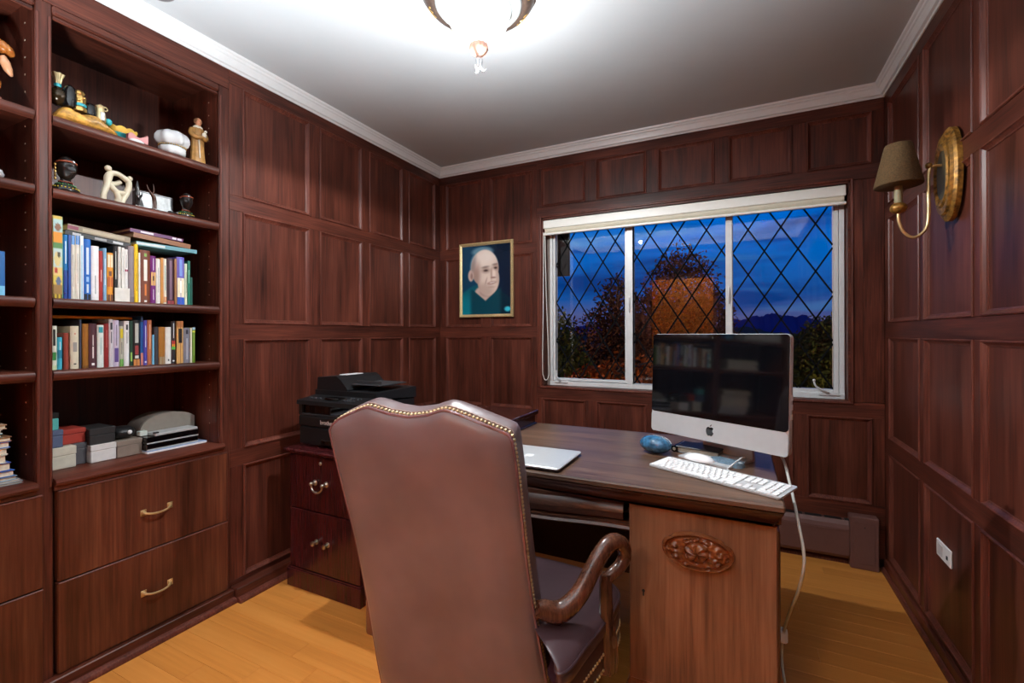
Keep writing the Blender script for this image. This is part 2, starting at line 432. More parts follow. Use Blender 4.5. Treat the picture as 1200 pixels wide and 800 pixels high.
# rear wall with an open doorway to the hall
DX0, DX1, DZ = -1.12, -.30, 2.00
we = struct('wall_rear', (-.7, YR-.06, FZ))
obj('wall_backing', MB().box((XL-.6, YR-.12, FZ), (DX0, YR-.015, CZ)).box((DX1, YR-.12, FZ), (XR+.1, YR-.015, CZ)).box((DX0, YR-.12, DZ), (DX1, YR-.015, CZ)), DARKW, we)
panelling(we, m_rear, XL, DX0-.06, .07, CB, [(-2.0, -1.66), (-1.6, -1.24)], R4, WX)
panelling(we, m_rear, DX1+.06, XR, .07, CB, [(-.18, .2), (.26, .6)], R4, WX)
panelling(we, m_rear, DX0-.06, DX1+.06, DZ+.06, CB, [(DX0, DX1)], [(2.105, 2.375)], WX)
dj = MB()
dj.box((DX0-.06, YR-.13, FZ), (DX0, YR+.012, DZ+.06), .003).box((DX1, YR-.13, FZ), (DX1+.06, YR+.012, DZ+.06), .003).box((DX0, YR-.13, DZ), (DX1, YR+.012, DZ+.06), .003)
d1 = obj('door_1', dj, WZ); d1['kind'] = 'structure'
hall = struct('wall_hall', (-.7, -1.9, FZ))
hb = MB(); hb.box((-2.4, -2.1, FZ), (1.2, -2.0, CZ)).box((-2.5, -2.1, FZ), (-2.4, YR-.12, CZ)).box((1.2, -2.1, FZ), (1.3, YR-.12, CZ)).box((-2.5, -2.1, CZ), (1.3, YR-.121, CZ+.1)).box((-2.4,YR-.135,FZ),(DX0-.065,YR-.121,CZ)).box((DX1+.065,YR-.135,FZ),(1.2,YR-.121,CZ))
obj('hall_plaster', hb, HALLM, hall)
hf = obj('floor_hall', MB().box((-2.5, -2.1, -.1), (1.3, YR-.121, FZ)), FLOORM); hf['kind'] = 'structure'

# baseboards
def base(name, m, a, b, d1, d2):
    g = struct(name, m(( a+b)/2, FZ, 0))
    box('base_board', m(a, FZ, -.013), m(b, .085, d1), WY if m in (m_left, m_right) else WX, g, .003)
    pts = [(0, 0), (d2-d1, 0), (d2-d1, .008), ((d2-d1)*.8, .016), ((d2-d1)*.4, .021), (0, .023)]
    obj('shoe_moulding', MB().prism(pts, lambda p: m(a, FZ+p[1], d1+p[0]), lambda p: m(b, FZ+p[1], d1+p[0])), WB, g)
base('baseboard_left', m_left, 1.307, YB-.03, .050, .075)
base('baseboard_back', m_back, XL+.08, XR-.04, .012, .024)
base('baseboard_right', m_right, YR+.02, YB-.03, .014, .026)

# ------------------------------------------------------------------ window
wn = struct('window_1', (-.35, 3.03, .865))
rv = MB()
for a, b in (((WX0-.001, 2.951, WZ0-.02), (WX0+.012, 3.14, WZ1+.01)), ((WX1-.012, 2.951, WZ0-.02), (WX1+.001, 3.14, WZ1+.01)),
             ((WX0, 2.951, WZ1-.012), (WX1, 3.14, WZ1+.001)), ((WX0, 2.951, WZ0-.012), (WX1, 3.14, WZ0+.003))):
    box('reveal_board', a, b, WX, wn, .001)
obj('opening_bead', ring(MB(), m_back, WX0-.012, WX1+.012, WZ0-.012, WZ1+.012, [(0, 0), (0, .006), (.004, .009), (.010, .008), (.013, .003), (.014, -.02)]), WB, wn)
FY0, FY1 = 3.012, 3.075
def bar(name, x0, x1, z0, z1, parent, y0=FY0, y1=FY1, mat=ALU, c=.002): return box(name, (x0, y0, z0), (x1, y1, z1), mat, parent, c)
fx0, fx1, fz0, fz1 = -1.186, .514, .872, 2.017
bar('frame_jamb', fx0, fx0+.020, fz0, fz1, wn); bar('frame_jamb', fx1-.024, fx1, fz0, fz1, wn)
bar('frame_sill', fx0, fx1, fz0, fz0+.030, wn, FY0-.006); bar('frame_head', fx0, fx1, fz1-.03, fz1, wn)
bar('mullion', -.650, -.612, fz0+.03, fz1-.03, wn, FY0-.004); bar('mullion', -.067, -.031, fz0+.03, fz1-.03, wn, FY0-.004)
bar('track_cover', WX0+.012, fx0, WZ0, fz1, wn, FY0+.01, mat=plain('reveal_grey_paint', (120, 108, 100), .6)); bar('track_cover', fx1, WX1-.012, WZ0, fz1, wn, FY0+.01, mat=MATS['reveal_grey_paint'])  # grey-brown strips close the gap between frame and reveal
KS = .264/.167
def sash(x0, x1, z0, z1, cx, cz, fr):
    s = obj('sash', MB().box((x0-fr, FY0+.006, z0-fr), (x0, FY1-.01, z1+.02), .002).box((x1, FY0+.006, z0-fr), (x1+fr, FY1-.01, z1+.02), .002)
            .box((x0, FY0+.006, z0-fr), (x1, FY1-.01, z0), .002).box((x0, FY0+.006, z1), (x1, FY1-.01, z1+.02), .002), ALU, wn)
    box('pane', (x0, 3.044, z0), (x1, 3.048, z1), GLASS, s, 0)
    for sg in (1, -1):
        k = KS*sg; c0 = cz-k*cx
        for n in range(-14, 15):
            c = c0+n*.264
            pts = []
            for xx in (x0, x1):
                zz = k*xx+c
                if z0 <= zz <= z1: pts.append((xx, zz))
            for zz in (z0, z1):
                xx = (zz-c)/k
                if x0 < xx < x1: pts.append((xx, zz))
            if len(pts) < 2: continue
            p, q = Vector((pts[0][0], 0, pts[0][1])), Vector((pts[1][0], 0, pts[1][1]))
            if (q-p).length < .015: continue
            t = (q-p).normalized(); w = Vector((-t.z, 0, t.x))*.0044
            mb = MB()
            mb.prism([0, 1, 2, 3], lambda i: tuple([p-w, q-w, q+w, p+w][i]+Vector((0, 3.0405, 0))), lambda i: tuple([p-w, q-w, q+w, p+w][i]+Vector((0, 3.0435, 0))))
            obj('lead_strip', mb, LEAD, s)
    return s
sL = sash(-1.148, -.664, .922, 1.985, -.982, 1.711, .016)
sC = sash(-.612, -.067, .905, 1.985, -.340, 1.860, .001)
sR = sash(-.028, .466, .922, 1.985, .053, 1.838, .022)
def pull(x, z0, z1, s):
    mb = MB(); mb.tube(smooth_path([(x, FY0+.004, z0), (x, FY0-.014, z0+.02), (x, FY0-.016, (z0+z1)/2), (x, FY0-.012, z1-.02), (x, FY0+.002, z1)]), .004, 8)
    mb.box((x-.008, FY0-.002, z0-.01), (x+.008, FY0+.003, z1+.01), .001); obj('pull_handle', mb, ALU, s, 40)
pull(-.632, 1.36, 1.47, sL); pull(-.049, 1.40, 1.51, sR)
def crank(x, s, dx):
    mb = MB(); mb.box((x-.05, FY0-.014, .890), (x+.05, FY0+.008, .905), .003)
    mb.tube(smooth_path([(x, FY0-.012, .905), (x+dx*.02, FY0-.03, .915), (x+dx*.06, FY0-.035, .940), (x+dx*.07, FY0-.034, .965)]), .005, 8)
    mb.sphere((x+dx*.07, FY0-.034, .972), .008, 8, 6); obj('crank', mb, ALU, s, 40)
crank(-1.10, sL, -.4); crank(.44, sR, -1)
# roller blind
bl = thing('roller_blind', (-.345, 2.975, 1.905), 'cream roller blind rolled up under the top of the window with a hanging cord loop', 'blind')
box('fascia', (-1.205, 2.934, 1.952), (.510, 2.990, 2.008), BLINDW, bl, .004)
mb = MB(); P = []
for x in (-1.195, .502): P.append([(x, 2.968+.026*math.cos(t), 1.945+.026*math.sin(t)) for t in [2*math.pi*k/20 for k in range(20)]])
obj('rolled_fabric', mb.grid(P, closev=True, cap=True), BLINDM, bl, 40)
box('bottom_rail', (-1.205, 2.936, 1.908), (.512, 2.962, 1.922), BLINDW, bl, .003)
cp = smooth_path([(-1.206, 2.945, 1.93), (-1.208, 2.944, 1.5), (-1.214, 2.942, 1.02), (-1.206, 2.942, .935), (-1.19, 2.942, .912), (-1.172, 2.942, .935), (-1.168, 2.943, 1.02), (-1.186, 2.944, 1.5), (-1.196, 2.945, 1.93)])
obj('cord_loop', MB().tube(cp, .0028, 6), BLINDW, bl, 60)

# ------------------------------------------------------------------ outside
GRASS = plain('dusk_grass', (60, 66, 34), .9, var=.3, scale=2)
g = obj('ground', MB().box((-60, 3.4, -1.75), (60, 90, -1.6)), GRASS); g['kind'] = 'structure'
HILL = plain('far_hills', (18, 50, 128), 1, var=.1, scale=.05); HILL2 = plain('near_hills', (30, 44, 34), 1, var=.2, scale=.2)  # distance haze is put into the blue of the far hills
def ridge(name, pts, y, depth, zb, mat, rough):
    rows = []; xs = []
    path = smooth_path([(a, 0, b) for a, b in pts], 8)
    rnd = random.Random(name)
    top = [(p.x, p.z+rnd.uniform(-1, 1)*rough) for p in path]
    rows = [[(x, y-depth, zb) for x, z in top], [(x, y-depth*.45, zb+(z-zb)*.55) for x, z in top], [(x, y, z) for x, z in top], [(x, y+depth, zb) for x, z in top]]
    o = obj(name, MB().grid(rows), mat, smooth=60); o['kind'] = 'structure'
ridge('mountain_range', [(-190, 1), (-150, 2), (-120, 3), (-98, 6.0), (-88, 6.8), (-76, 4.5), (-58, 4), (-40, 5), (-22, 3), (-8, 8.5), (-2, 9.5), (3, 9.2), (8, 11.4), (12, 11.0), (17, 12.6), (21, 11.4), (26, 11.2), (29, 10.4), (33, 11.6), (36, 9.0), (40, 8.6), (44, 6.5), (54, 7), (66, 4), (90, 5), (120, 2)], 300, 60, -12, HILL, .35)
ridge('wooded_ridge', [(-40, 1.0), (-22, 1.3), (-12, 1.0), (-5, 1.5), (0, 1.9), (4, 1.3), (9, 1.0), (16, 1.5), (26, 1.2)], 55, 12, -2.0, HILL2, .12)
def leafmat(name, a, b2):
    m, N, L, b = nodes(name)
    oi = N.new('ShaderNodeTexCoord'); nz = N.new('ShaderNodeTexNoise'); nz.inputs['Scale'].default_value = 7; nz.inputs['Detail'].default_value = 4
    L.new(oi.outputs['Object'], nz.inputs['Vector']); rp = N.new('ShaderNodeValToRGB')
    rp.color_ramp.elements[0].position = .35; rp.color_ramp.elements[1].position = .65
    rp.color_ramp.elements[0].color = (*srgb(*a), 1); rp.color_ramp.elements[1].color = (*srgb(*b2), 1)
    L.new(nz.outputs[0], rp.inputs[0]); L.new(rp.outputs[0], b.inputs['Base Color']); b.inputs['Roughness'].default_value = .8
    b.inputs['Specular IOR Level'].default_value = .1
    return m
LFO = leafmat('autumn_leaves', (86, 46, 14), (150, 84, 20)); LFB = leafmat('brown_leaves', (52, 32, 20), (84, 48, 24)); LFG = leafmat('green_leaves', (44, 56, 22), (96, 92, 32)); LFR = leafmat('rust_leaves', (110, 46, 14), (170, 88, 24))
BARK = plain('bark', (40, 30, 24), .9, var=.3, bump=.5, scale=20)
def tree(name, label, base_, blobs, nleaf, ls, mat, sparse=False, group=None):
    rnd = random.Random(label); bx, by = base_
    t = thing(name, (bx, by, -1.6), label, 'tree' if 'tree' in name else 'shrub', group)
    V = []; F = []
    tot = sum(b[3]*b[5] for b in blobs)
    for cx, cy, cz, rx, ry, rz in blobs:
        for _ in range(int(nleaf*rx*rz/tot)):
            while True:
                q = Vector((rnd.uniform(-1, 1), rnd.uniform(-1, 1), rnd.uniform(-1, 1)))
                if q.length < 1 and (sparse or q.length > .35): break
            bump = 1+.18*math.sin(5*q.x+3*q.z+cx)*math.cos(4*q.y+cz)+rnd.uniform(-.06, .14)
            p = Vector((cx+q.x*rx*bump, cy+q.y*ry*bump, cz+q.z*rz*bump))
            a = Vector((rnd.gauss(0, 1), rnd.gauss(0, 1), rnd.gauss(0, 1))).normalized(); b = a.orthogonal().normalized()
            s = ls*rnd.uniform(.6, 1.3); n = len(V)
            V += [tuple(p-a*s), tuple(p+b*s*.5), tuple(p+a*s), tuple(p-b*s*.5)]; F.append((n, n+1, n+2, n+3))
    mb = MB(); mb.v = V; mb.f = F
    me = bpy.data.meshes.new('foliage'); og = Vector((bx, by, -1.6)); me.from_pydata([tuple(Vector(p)-og) for p in V], [], F); me.materials.append(mat)
    o = bpy.data.objects.new('foliage', me); put(o, og, t); o['kind'] = 'stuff'
    tb = MB()
    top = max(b[2]+b[5]*.3 for b in blobs)
    tb.tube([(bx, by, -1.62), (bx+.03, by, -.6), (bx, by, top*.5), (bx+.05, by, top)], [.11, .09, .06, .015], 8)
    for cx, cy, cz, rx, ry, rz in blobs:
        for _ in range(6 if sparse else 3):
            e = Vector((cx+rnd.uniform(-.8, .8)*rx, cy+rnd.uniform(-.6, .6)*ry, cz+rnd.uniform(.2, .98)*rz)); s0 = Vector((bx, by, min(cz-.2*rz, e.z-.3)))
            tb.tube([s0, (s0*.4+e*.6)+Vector((0, 0, .08)), e], [.035, .02, .006], 5)
    obj('trunk', tb, BARK, t)
tree('garden_tree', 'dark rounded autumn tree standing straight outside the middle window pane', (-1.3, 12.2), [(-1.25, 12, 2.05, .85, .8, 1.2), (-1.95, 12, 1.35, .62, .6, .95), (-.6, 12.1, 1.3, .55, .6, .95), (-1.3, 11.9, .5, 1.15, .8, 1.3), (-.45, 12, .1, .8, .7, 1.1), (-2.1, 12, -.1, .8, .7, 1.1)], 30000, .05, LFB)
tree('garden_tree', 'thin open tree with dark twigs outside the left window pane', (-2.2, 9.2), [(-2.12, 9, 1.75, .42, .45, .62), (-2.45, 9, 1.05, .55, .5, .75), (-1.9, 9, .95, .5, .5, .8), (-2.25, 9, .2, .75, .5, .8)], 8000, .04, LFB, True)
tree('garden_shrub', 'low olive green shrub at the left edge of the left window pane', (-3.05, 8.2), [(-3.05, 8, .95, .42, .4, .68), (-2.75, 8, .35, .45, .4, .6), (-3.2, 8, .1, .6, .5, .8)], 8000, .045, LFG)
tree('garden_shrub', 'rust coloured shrub below the thin tree outside the left pane', (-1.75, 6.3), [(-1.9, 6.2, .40, .35, .3, .36), (-1.5, 6.2, .48, .4, .3, .42), (-1.1, 6.3, .5, .38, .3, .40), (-1.7, 6.2, .0, .6, .4, .5), (-.95, 6.2, .0, .5, .4, .5)], 5200, .045, LFR)
tree('garden_tree', 'green and brown bushy tree at the right edge of the right window pane', (1.5, 10.2), [(1.45, 10, .75, .5, .5, .75), (1.0, 10, .25, .5, .5, .6), (1.75, 10, .9, .5, .5, .75), (.5, 10, -.1, .55, .5, .6), (1.3, 10, -.3, .8, .6, .8)], 14000, .05, LFG)
tree('garden_tree', 'far dark green tree under the mountains in the right pane, left one', (.3, 25), [(.0, 25, .55, .9, .7, .65), (-.9, 25, .45, .7, .6, .6), (-.3, 25, .1, .8, .6, .6)], 2600, .10, LFG)
tree('garden_tree', 'far dark green tree under the mountains in the right pane, right one', (3.0, 25), [(2.5, 25, .55, .9, .7, .75), (3.3, 25, .75, .8, .7, .8), (2.9, 25, .1, .8, .6, .6)], 2600, .10, LFG)
# dark shutter edge outside the left pane
sh = thing('outdoor_shutter', (-1.16, 3.22, 1.60), 'dark shutter panel hanging outside the top left corner of the window', 'shutter')
box('shutter_panel', (-1.24, 3.20, 1.655), (-1.11, 3.23, 2.02), BLACKM, sh, .004); box('shutter_rail', (-1.24, 3.19, 1.99), (-1.11, 3.20, 2.02), BLACKM, sh, .002)
gl = thing('added_lantern', (-1.5, 5.2, -1.6), 'made-up post lantern added out of view below the window sill', 'lantern')  # unseen lantern, added to go with the low foliage fill
obj('post', MB().lathe([(.05, 0), (.03, .05), (.025, .7)], (-1.5, 5.2, -1.6), 10), BLACKM, gl); obj('cap', MB().lathe([(.09, 0), (.03, .06), (.01, .08)], (-1.5, 5.2, -.5), 10), BLACKM, gl)
# ------------------------------------------------------------------ built-in bookcases
BX, BBK = XL, -2.43            # face plane, back panel
SH = [1.975, 1.729, 1.356, 1.110]
def square_pull(parent, x, y, z, w=.10):
    h = MB()
    for s in (-1, 1):
        yy = y+s*w*.46
        h.box((x, yy-.010, z-.012), (x+.003, yy+.010, z+.012), .001).box((x+.003, yy-.006, z-.007), (x+.007, yy+.006, z+.007), .001)
    h.tube(smooth_path([(x+.004, y-w*.46, z), (x+.016, y-w*.36, z-.004), (x+.022, y-w*.2, z-.007), (x+.024, y, z-.008), (x+.022, y+w*.2, z-.007), (x+.016, y+w*.36, z-.004), (x+.004, y+w*.46, z)], 4), .0042, 8)
    return obj('handle', h, BRASS, parent, 40)
def bookcase(y0, y1, label, last=False):
    """opening from y0 to y1"""
    t = thing('bookcase', (BX-.18, (y0+y1)/2, FZ), label, 'bookcase', 'built-in bookcases along the left wall')
    e = .001; DE = .029 if last else .0145
    box('back_panel', (BBK-.012, y0-.0205, .06), (BBK, y1+.0205, 2.36), WP, t, 0)
    for yy, sg in ((y0, -1), (y1, 1)):
        sp = box('side_panel', (BBK+e, min(yy, yy+sg*.018), .06), (BX-.021, max(yy, yy+sg*.018), 2.345), WZ, t, 0)
        pg = MB()
        for xx in (BX-.075, BBK+.07):
            for k in range(26):
                z = .83+k*.058
                pg.box((xx-.0022, yy, z-.0022), (xx+.0022, yy-sg*.0012, z+.0022))
        o = obj('peg_hole', pg, plain('peg_dots', (170, 150, 130), .6) if 'peg_dots' not in MATS else MATS['peg_dots'], sp); o['kind'] = 'stuff'
    box('top_panel', (BBK, y0, 2.345), (BX-.021, y1, 2.362), WY, t, 0)
    box('frieze', (BX-.02, y0-.021, 2.345), (BX, y1+(.0445 if last else .0003), CB+.01), WY, t, .002)
    lip = MB().box((BX-.03, y0+.0005, 2.313), (BX+.006, y1-.0005, 2.3445), .006).box((BX-.02, y0+.0005, 2.300), (BX-.004, y1-.0005, 2.314), .004)
    obj('header_moulding', lip, WY, t)
    for a, b in ([(y0-.0415, y0)] + ([(y1, y1+.0445)] if last else [])):
        st = box('stile', (BX-.02, a, .06), (BX, b, 2.3445), WZ, t, .0025)
    mb = MB().tube([(BX+.001, y0-.006, .72), (BX+.001, y0-.006, 2.30)], .004, 6).tube([(BX+.001, y0-.036, .72), (BX+.001, y0-.036, 2.30)], .004, 6)
    if last: mb.tube([(BX+.001, y1+.006, .72), (BX+.001, y1+.006, 2.30)], .004, 6)
    obj('stile_bead', mb, WB, t, 40)
    for z in SH:
        prof = [(BBK+.002, z), (BX-.006, z), (BX+.001, z-.004), (BX+.004, z-.010), (BX+.004, z-.020), (BX+.001, z-.026), (BX-.003, z-.030), (BX-.006, z-.034), (BX-.02, z-.022), (BBK+.002, z-.022)]
        obj('shelf', MB().prism(prof, lambda p: (p[0], y0+.0015, p[1]), lambda p: (p[0], y1-.0015, p[1])), WY, t, 30)
    z = .745
    prof = [(BBK+.002, z), (BX+.010, z), (BX+.020, z-.005), (BX+.022, z-.013), (BX+.018, z-.022), (BX+.010, z-.026), (BX+.008, z-.040), (BBK+.002, z-.040)]
    obj('counter', MB().prism(prof, lambda p: (p[0], y0+.0008, p[1]), lambda p: (p[0], y1-.0008 if not last else y1+.012, p[1])), WY, t, 30)
    box('carcass', (BBK, y0+.001, .09), (BX-.02, y1-.001, .704), DARKW, t, 0)
    for za, zb in ((.083, .391), (.394, .702)):
        d = box('drawer', (BX-.018, y0+.008, za), (BX+.012, y1+DE, zb), WDR, t, .003)
        box('drawer_edge', (BX-.010, y0+.008, zb-.006), (BX+.0135, y1+DE, zb), WB, d, .0025)
        square_pull(d, BX+.012, (y0+y1)/2+.024, (za+zb)/2-.005)
    box('plinth', (BX-.05, y0-.0415, FZ), (BX+.030, y1+.0003 if not last else y1+.0445, .0795), WY, t, .003)
    a, b = y0-.0415, (y1+.0003 if not last else y1+.0445)
    pts = [(0, 0), (.022, 0), (.022, .008), (.018, .016), (.009, .021), (0, .023)]
    obj('shoe_moulding', MB().prism(pts, lambda p: (BX+.030+p[0], a, FZ+p[1]), lambda p: (BX+.030+p[0], b, FZ+p[1])), WB, t)
    return t
bookcase(.706, 1.262, 'built-in bookcase bay fully in view, with figurines and two rows of books', True)
bookcase(.108, .664, 'built-in bookcase bay cut off by the left edge, with a carving and a book stack')
box_ = struct('door_2', (XL, -.29, FZ))
box('door_casing', (XL-.42, -.05, FZ), (XL+.005, .065, CB-.002), WHITE_TRIM, box_, .004)
box('door_leaf', (XL-.40, YR+.03, FZ), (XL-.01, -.052, CB-.002), WZ, box_, .004)

# ------------------------------------------------------------------ ceiling lamp
LX, LY = -.862, 1.478
cl = thing('ceiling_lamp', (LX, LY, 2.23), 'round bronze ceiling lamp with a glowing white glass bowl and a shell shaped finial', 'lamp')
BRONZE = plain('antique_bronze', (104, 88, 80), .4, metal=.6, var=.2, bump=.3, scale=60); GOLDV = plain('gilt_vine', (214, 176, 104), .3, metal=.9)
FROST = plain('frosted_rim', (198, 206, 208), .35, var=.05)
LBOWL = plain('lit_glass_bowl', (255, 250, 240), .3, var=0, emit=(244, 250, 255), es=LAMP_EMIT)
obj('ceiling_pan', MB().lathe([(.085, .27), (.205, .27), (.212, .262), (.210, .250), (.196, .232), (.172, .218), (.165, .220)], (LX, LY, 2.23), 48), BRONZE, cl, 50)
obj('glass_rim', MB().lathe([(.150, .262), (.164, .232), (.162, .220), (.152, .208), (.136, .200), (.123, .198), (.119, .206), (.119, .25)], (LX, LY, 2.23), 48), FROST, cl, 50)
obj('glass_bowl', MB().lathe([(.119, .204), (.117, .186), (.107, .150), (.091, .120), (.069, .094), (.044, .076), (.018, .067), (.002, .066)], (LX, LY, 2.23), 48), LBOWL, cl, 60)
PINKS = plain('terracotta_finial', (196, 150, 130), .5, var=.15)
obj('finial', MB().lathe([(.022, .080), (.033, .070), (.034, .058), (.026, .042), (.014, .032), (.007, .029)], (LX, LY, 2.23), 32, flute=.08, nf=12), PINKS, cl, 50)
tw = MB()
for a in (.5, 2.6, 4.7):
    tw.tube(smooth_path([(LX, LY, 2.262), (LX+.006*math.cos(a), LY+.006*math.sin(a), 2.245), (LX+.006*math.cos(a), LY+.006*math.sin(a), 2.226), (LX+.016*math.cos(a), LY+.016*math.sin(a), 2.212), (LX+.027*math.cos(a), LY+.027*math.sin(a), 2.216)]), lerp_list([.006, .0085, .0075, .006, .003], 6), 8)
obj('finial_tip', tw, plain('chrome_tip', (200, 200, 202), .25, metal=.8), cl, 60)
lamp('ceiling_lamp_light', 'POINT', (LX, LY, 2.13), LAMP_W*.22, (.95, .98, 1.0), .012)
dn_ = lamp('ceiling_lamp_downlight', 'SPOT', (LX, LY, 2.13), LAMP_W*.62, (.95, .98, 1.0)); dn_.data.spot_size = R(178); dn_.data.spot_blend = .1; dn_.data.shadow_soft_size = .012
for k in range(8):
    a0 = 2*math.pi*k/8; vn = MB()
    vn.tube(smooth_path([(LX+(.195-.011*(s % 2))*math.cos(a0+s*.07), LY+(.195-.011*(s % 2))*math.sin(a0+s*.07), 2.462-.008*(s % 2)) for s in range(6)], 3), .0022, 5)
    for s in (1, 3, 5): vn.sphere((LX+.186*math.cos(a0+s*.07), LY+.186*math.sin(a0+s*.07), 2.4565), (.006, .006, .003), 7, 4)
    obj('gilt_vine', vn, GOLDV, cl, 40)
dl = thing('ceiling_vent', (-1.917, .945, CZ-.006), 'small dark round ceiling fitting at the top left edge', 'vent')
obj('trim_ring', MB().lathe([(.035, .006), (.052, .006), (.052, .001), (.046, -.004), (.038, -.003)], (-1.917, .945, CZ-.006), 28), plain('vent_ring', (150, 150, 152), .4, metal=.5), dl, 40)
obj('vent_core', MB().lathe([(.002, .0055), (.037, .0055), (.037, .001), (.002, .000)], (-1.917, .945, CZ-.006), 24), BLACKM, dl, 40)

# ------------------------------------------------------------------ wall sconce
SY, SZ = 2.115, 1.782
sc = thing('wall_sconce', (XR-.03, SY, 1.57), 'brass candle wall lamp with a dark woven shade and oval gilt backplate', 'lamp')
GILT = plain('mottled_gilt', (142, 100, 40), .42, metal=.5, var=.75, bump=.5, scale=70); OLIVE = plain('olive_centre', (70, 62, 40), .5, var=.2)
P = []
for rr, d in ((.002, .026), (.5, .026), (.52, .030), (.58, .034), (.66, .036), (.70, .030), (.74, .032), (.84, .030), (.88, .022), (.92, .022), (1.0, .014), (1.0, -.0)):
    row = []
    for k in range(44):
        t = 2*math.pi*k/44
        sup = 1.0
        yy = .086*rr*math.copysign(abs(math.cos(t))**.92, math.cos(t)); zz = .163*rr*math.copysign(abs(math.sin(t))**.92, math.sin(t))
        row.append((XR-d-.0005, SY+yy, SZ+zz))
    P.append(row)
obj('backplate', MB().grid(P[2:], closev=True), GILT, sc, 40)
obj('plate_centre', MB().grid(P[:3], closev=True, cap=True), OLIVE, sc, 60)
ar = MB(); ar.tube(smooth_path([(XR-.03, SY, 1.818), (.620, SY, 1.818), (.608, SY, 1.805), (.606, SY, 1.75), (.606, SY, 1.64), (.596, SY, 1.595), (.566, SY, 1.572), (.538, SY, 1.592), (.524, SY, 1.63), (.522, SY, 1.665)], 5), .0055, 8)
obj('arm', ar, BRASS, sc, 60)
obj('boss', MB().sphere((.607, SY, 1.822), .011, 12, 8), GILT, sc, 60)
obj('ball', MB().sphere((.522, SY, 1.682), (.026, .026, .021), 18, 12), GILT, sc, 60)
obj('candle_sleeve', MB().lathe([(.011, .0), (.0125, .004), (.0125, .10), (.009, .105)], (.522, SY, 1.698), 16), plain('ivory_sleeve', (150, 140, 106), .5), sc, 40)
SHADEM = plain('woven_shade', (88, 66, 36), .9, var=.35, bump=.8, scale=220)
obj('lamp_shade', MB().lathe([(.070, 0), (.072, .003), (.041, .146), (.039, .149), (.037, .146), (.068, .003)], (.522, SY, 1.762), 36), SHADEM, sc, 60)

# ------------------------------------------------------------------ heater, outlet
ht = thing('baseboard_heater', (-.2, 2.92, FZ), 'mauve-brown baseboard heater along the wall under the window', 'heater')
hp = [(2.9495, .255), (2.912, .255), (2.900, .235), (2.894, .215), (2.894, .080), (2.905, .062), (2.9495, .062)]
obj('heater_cover', MB().prism(hp, lambda p: (-1.05, *p), lambda p: (.512, *p)), HEATM, ht)
box('cover_seam', (-1.05, 2.8925, .205), (.512, 2.8945, .208), HEATM, ht, .0005)
fn = MB()
x = -1.0
while x < .5:
    fn.box((x, 2.915, .2555), (x+.075, 2.945, .258)); x += .088
obj('air_slot', fn, BLACKM, ht)
ec = box('end_cap', (.514, 2.884, FZ), (.634, 2.9495, .290), HEATM, ht, .004)
obj('cap_panel', MB().box((.532, 2.8815, .055), (.616, 2.8842, .265), .001), HEATM, ec)
obj('screw', MB().sphere((.574, 2.881, .24), .003, 8, 5), BLACKM, ec)
ou = thing('wall_outlet', (XR-.012, 2.22, .38), 'white outlet plate on the dark panel of the right wall', 'outlet')
box('cover_plate', (XR+.0095, 2.155, .388), (XR+.003, 2.285, .452), WHITEP, ou, .003)
box('socket', (XR+.0032, 2.225, .400), (XR+.001, 2.270, .440), plain('outlet_face', (205, 205, 205), .4), ou, .001)
box('plug_hole', (XR+.0035, 2.178, .408), (XR+.0012, 2.190, .422), BLACKM, ou, .001)

# ------------------------------------------------------------------ framed portrait
pi = thing('framed_portrait', (-1.662, 2.93, 1.352), 'gilt framed photograph of a balding smiling man in a dark top', 'picture')
px0, px1, pz0, pz1 = -1.887, -1.437, 1.352, 1.905
GF = plain('pale_gilt_frame', (206, 182, 132), .4, metal=.35, var=.2, bump=.3, scale=160)
fr = [(0, 0), (0, .014), (.004, .020), (.010, .021), (.016, .015), (.022, .012), (.024, .006), (.024, .0)]
m_pic = lambda u, z, d: (u, YB-.0005-d, z)
obj('frame', ring(MB(), m_pic, px0, px1, pz0, pz1, fr), GF, pi, 30)
bd = MB()
for k in range(26):
    for zz in (pz0+.007, pz1-.007): bd.sphere((px0+.012+k*(px1-px0-.024)/25, YB-.021, zz), (.005, .003, .004), 6, 4)
for k in range(32):
    for xx in (px0+.007, px1-.007): bd.sphere((xx, YB-.021, pz0+.012+k*(pz1-pz0-.024)/31), (.004, .003, .005), 6, 4)
o = obj('frame_beading', bd, GF, pi, 40); o['kind'] = 'stuff'
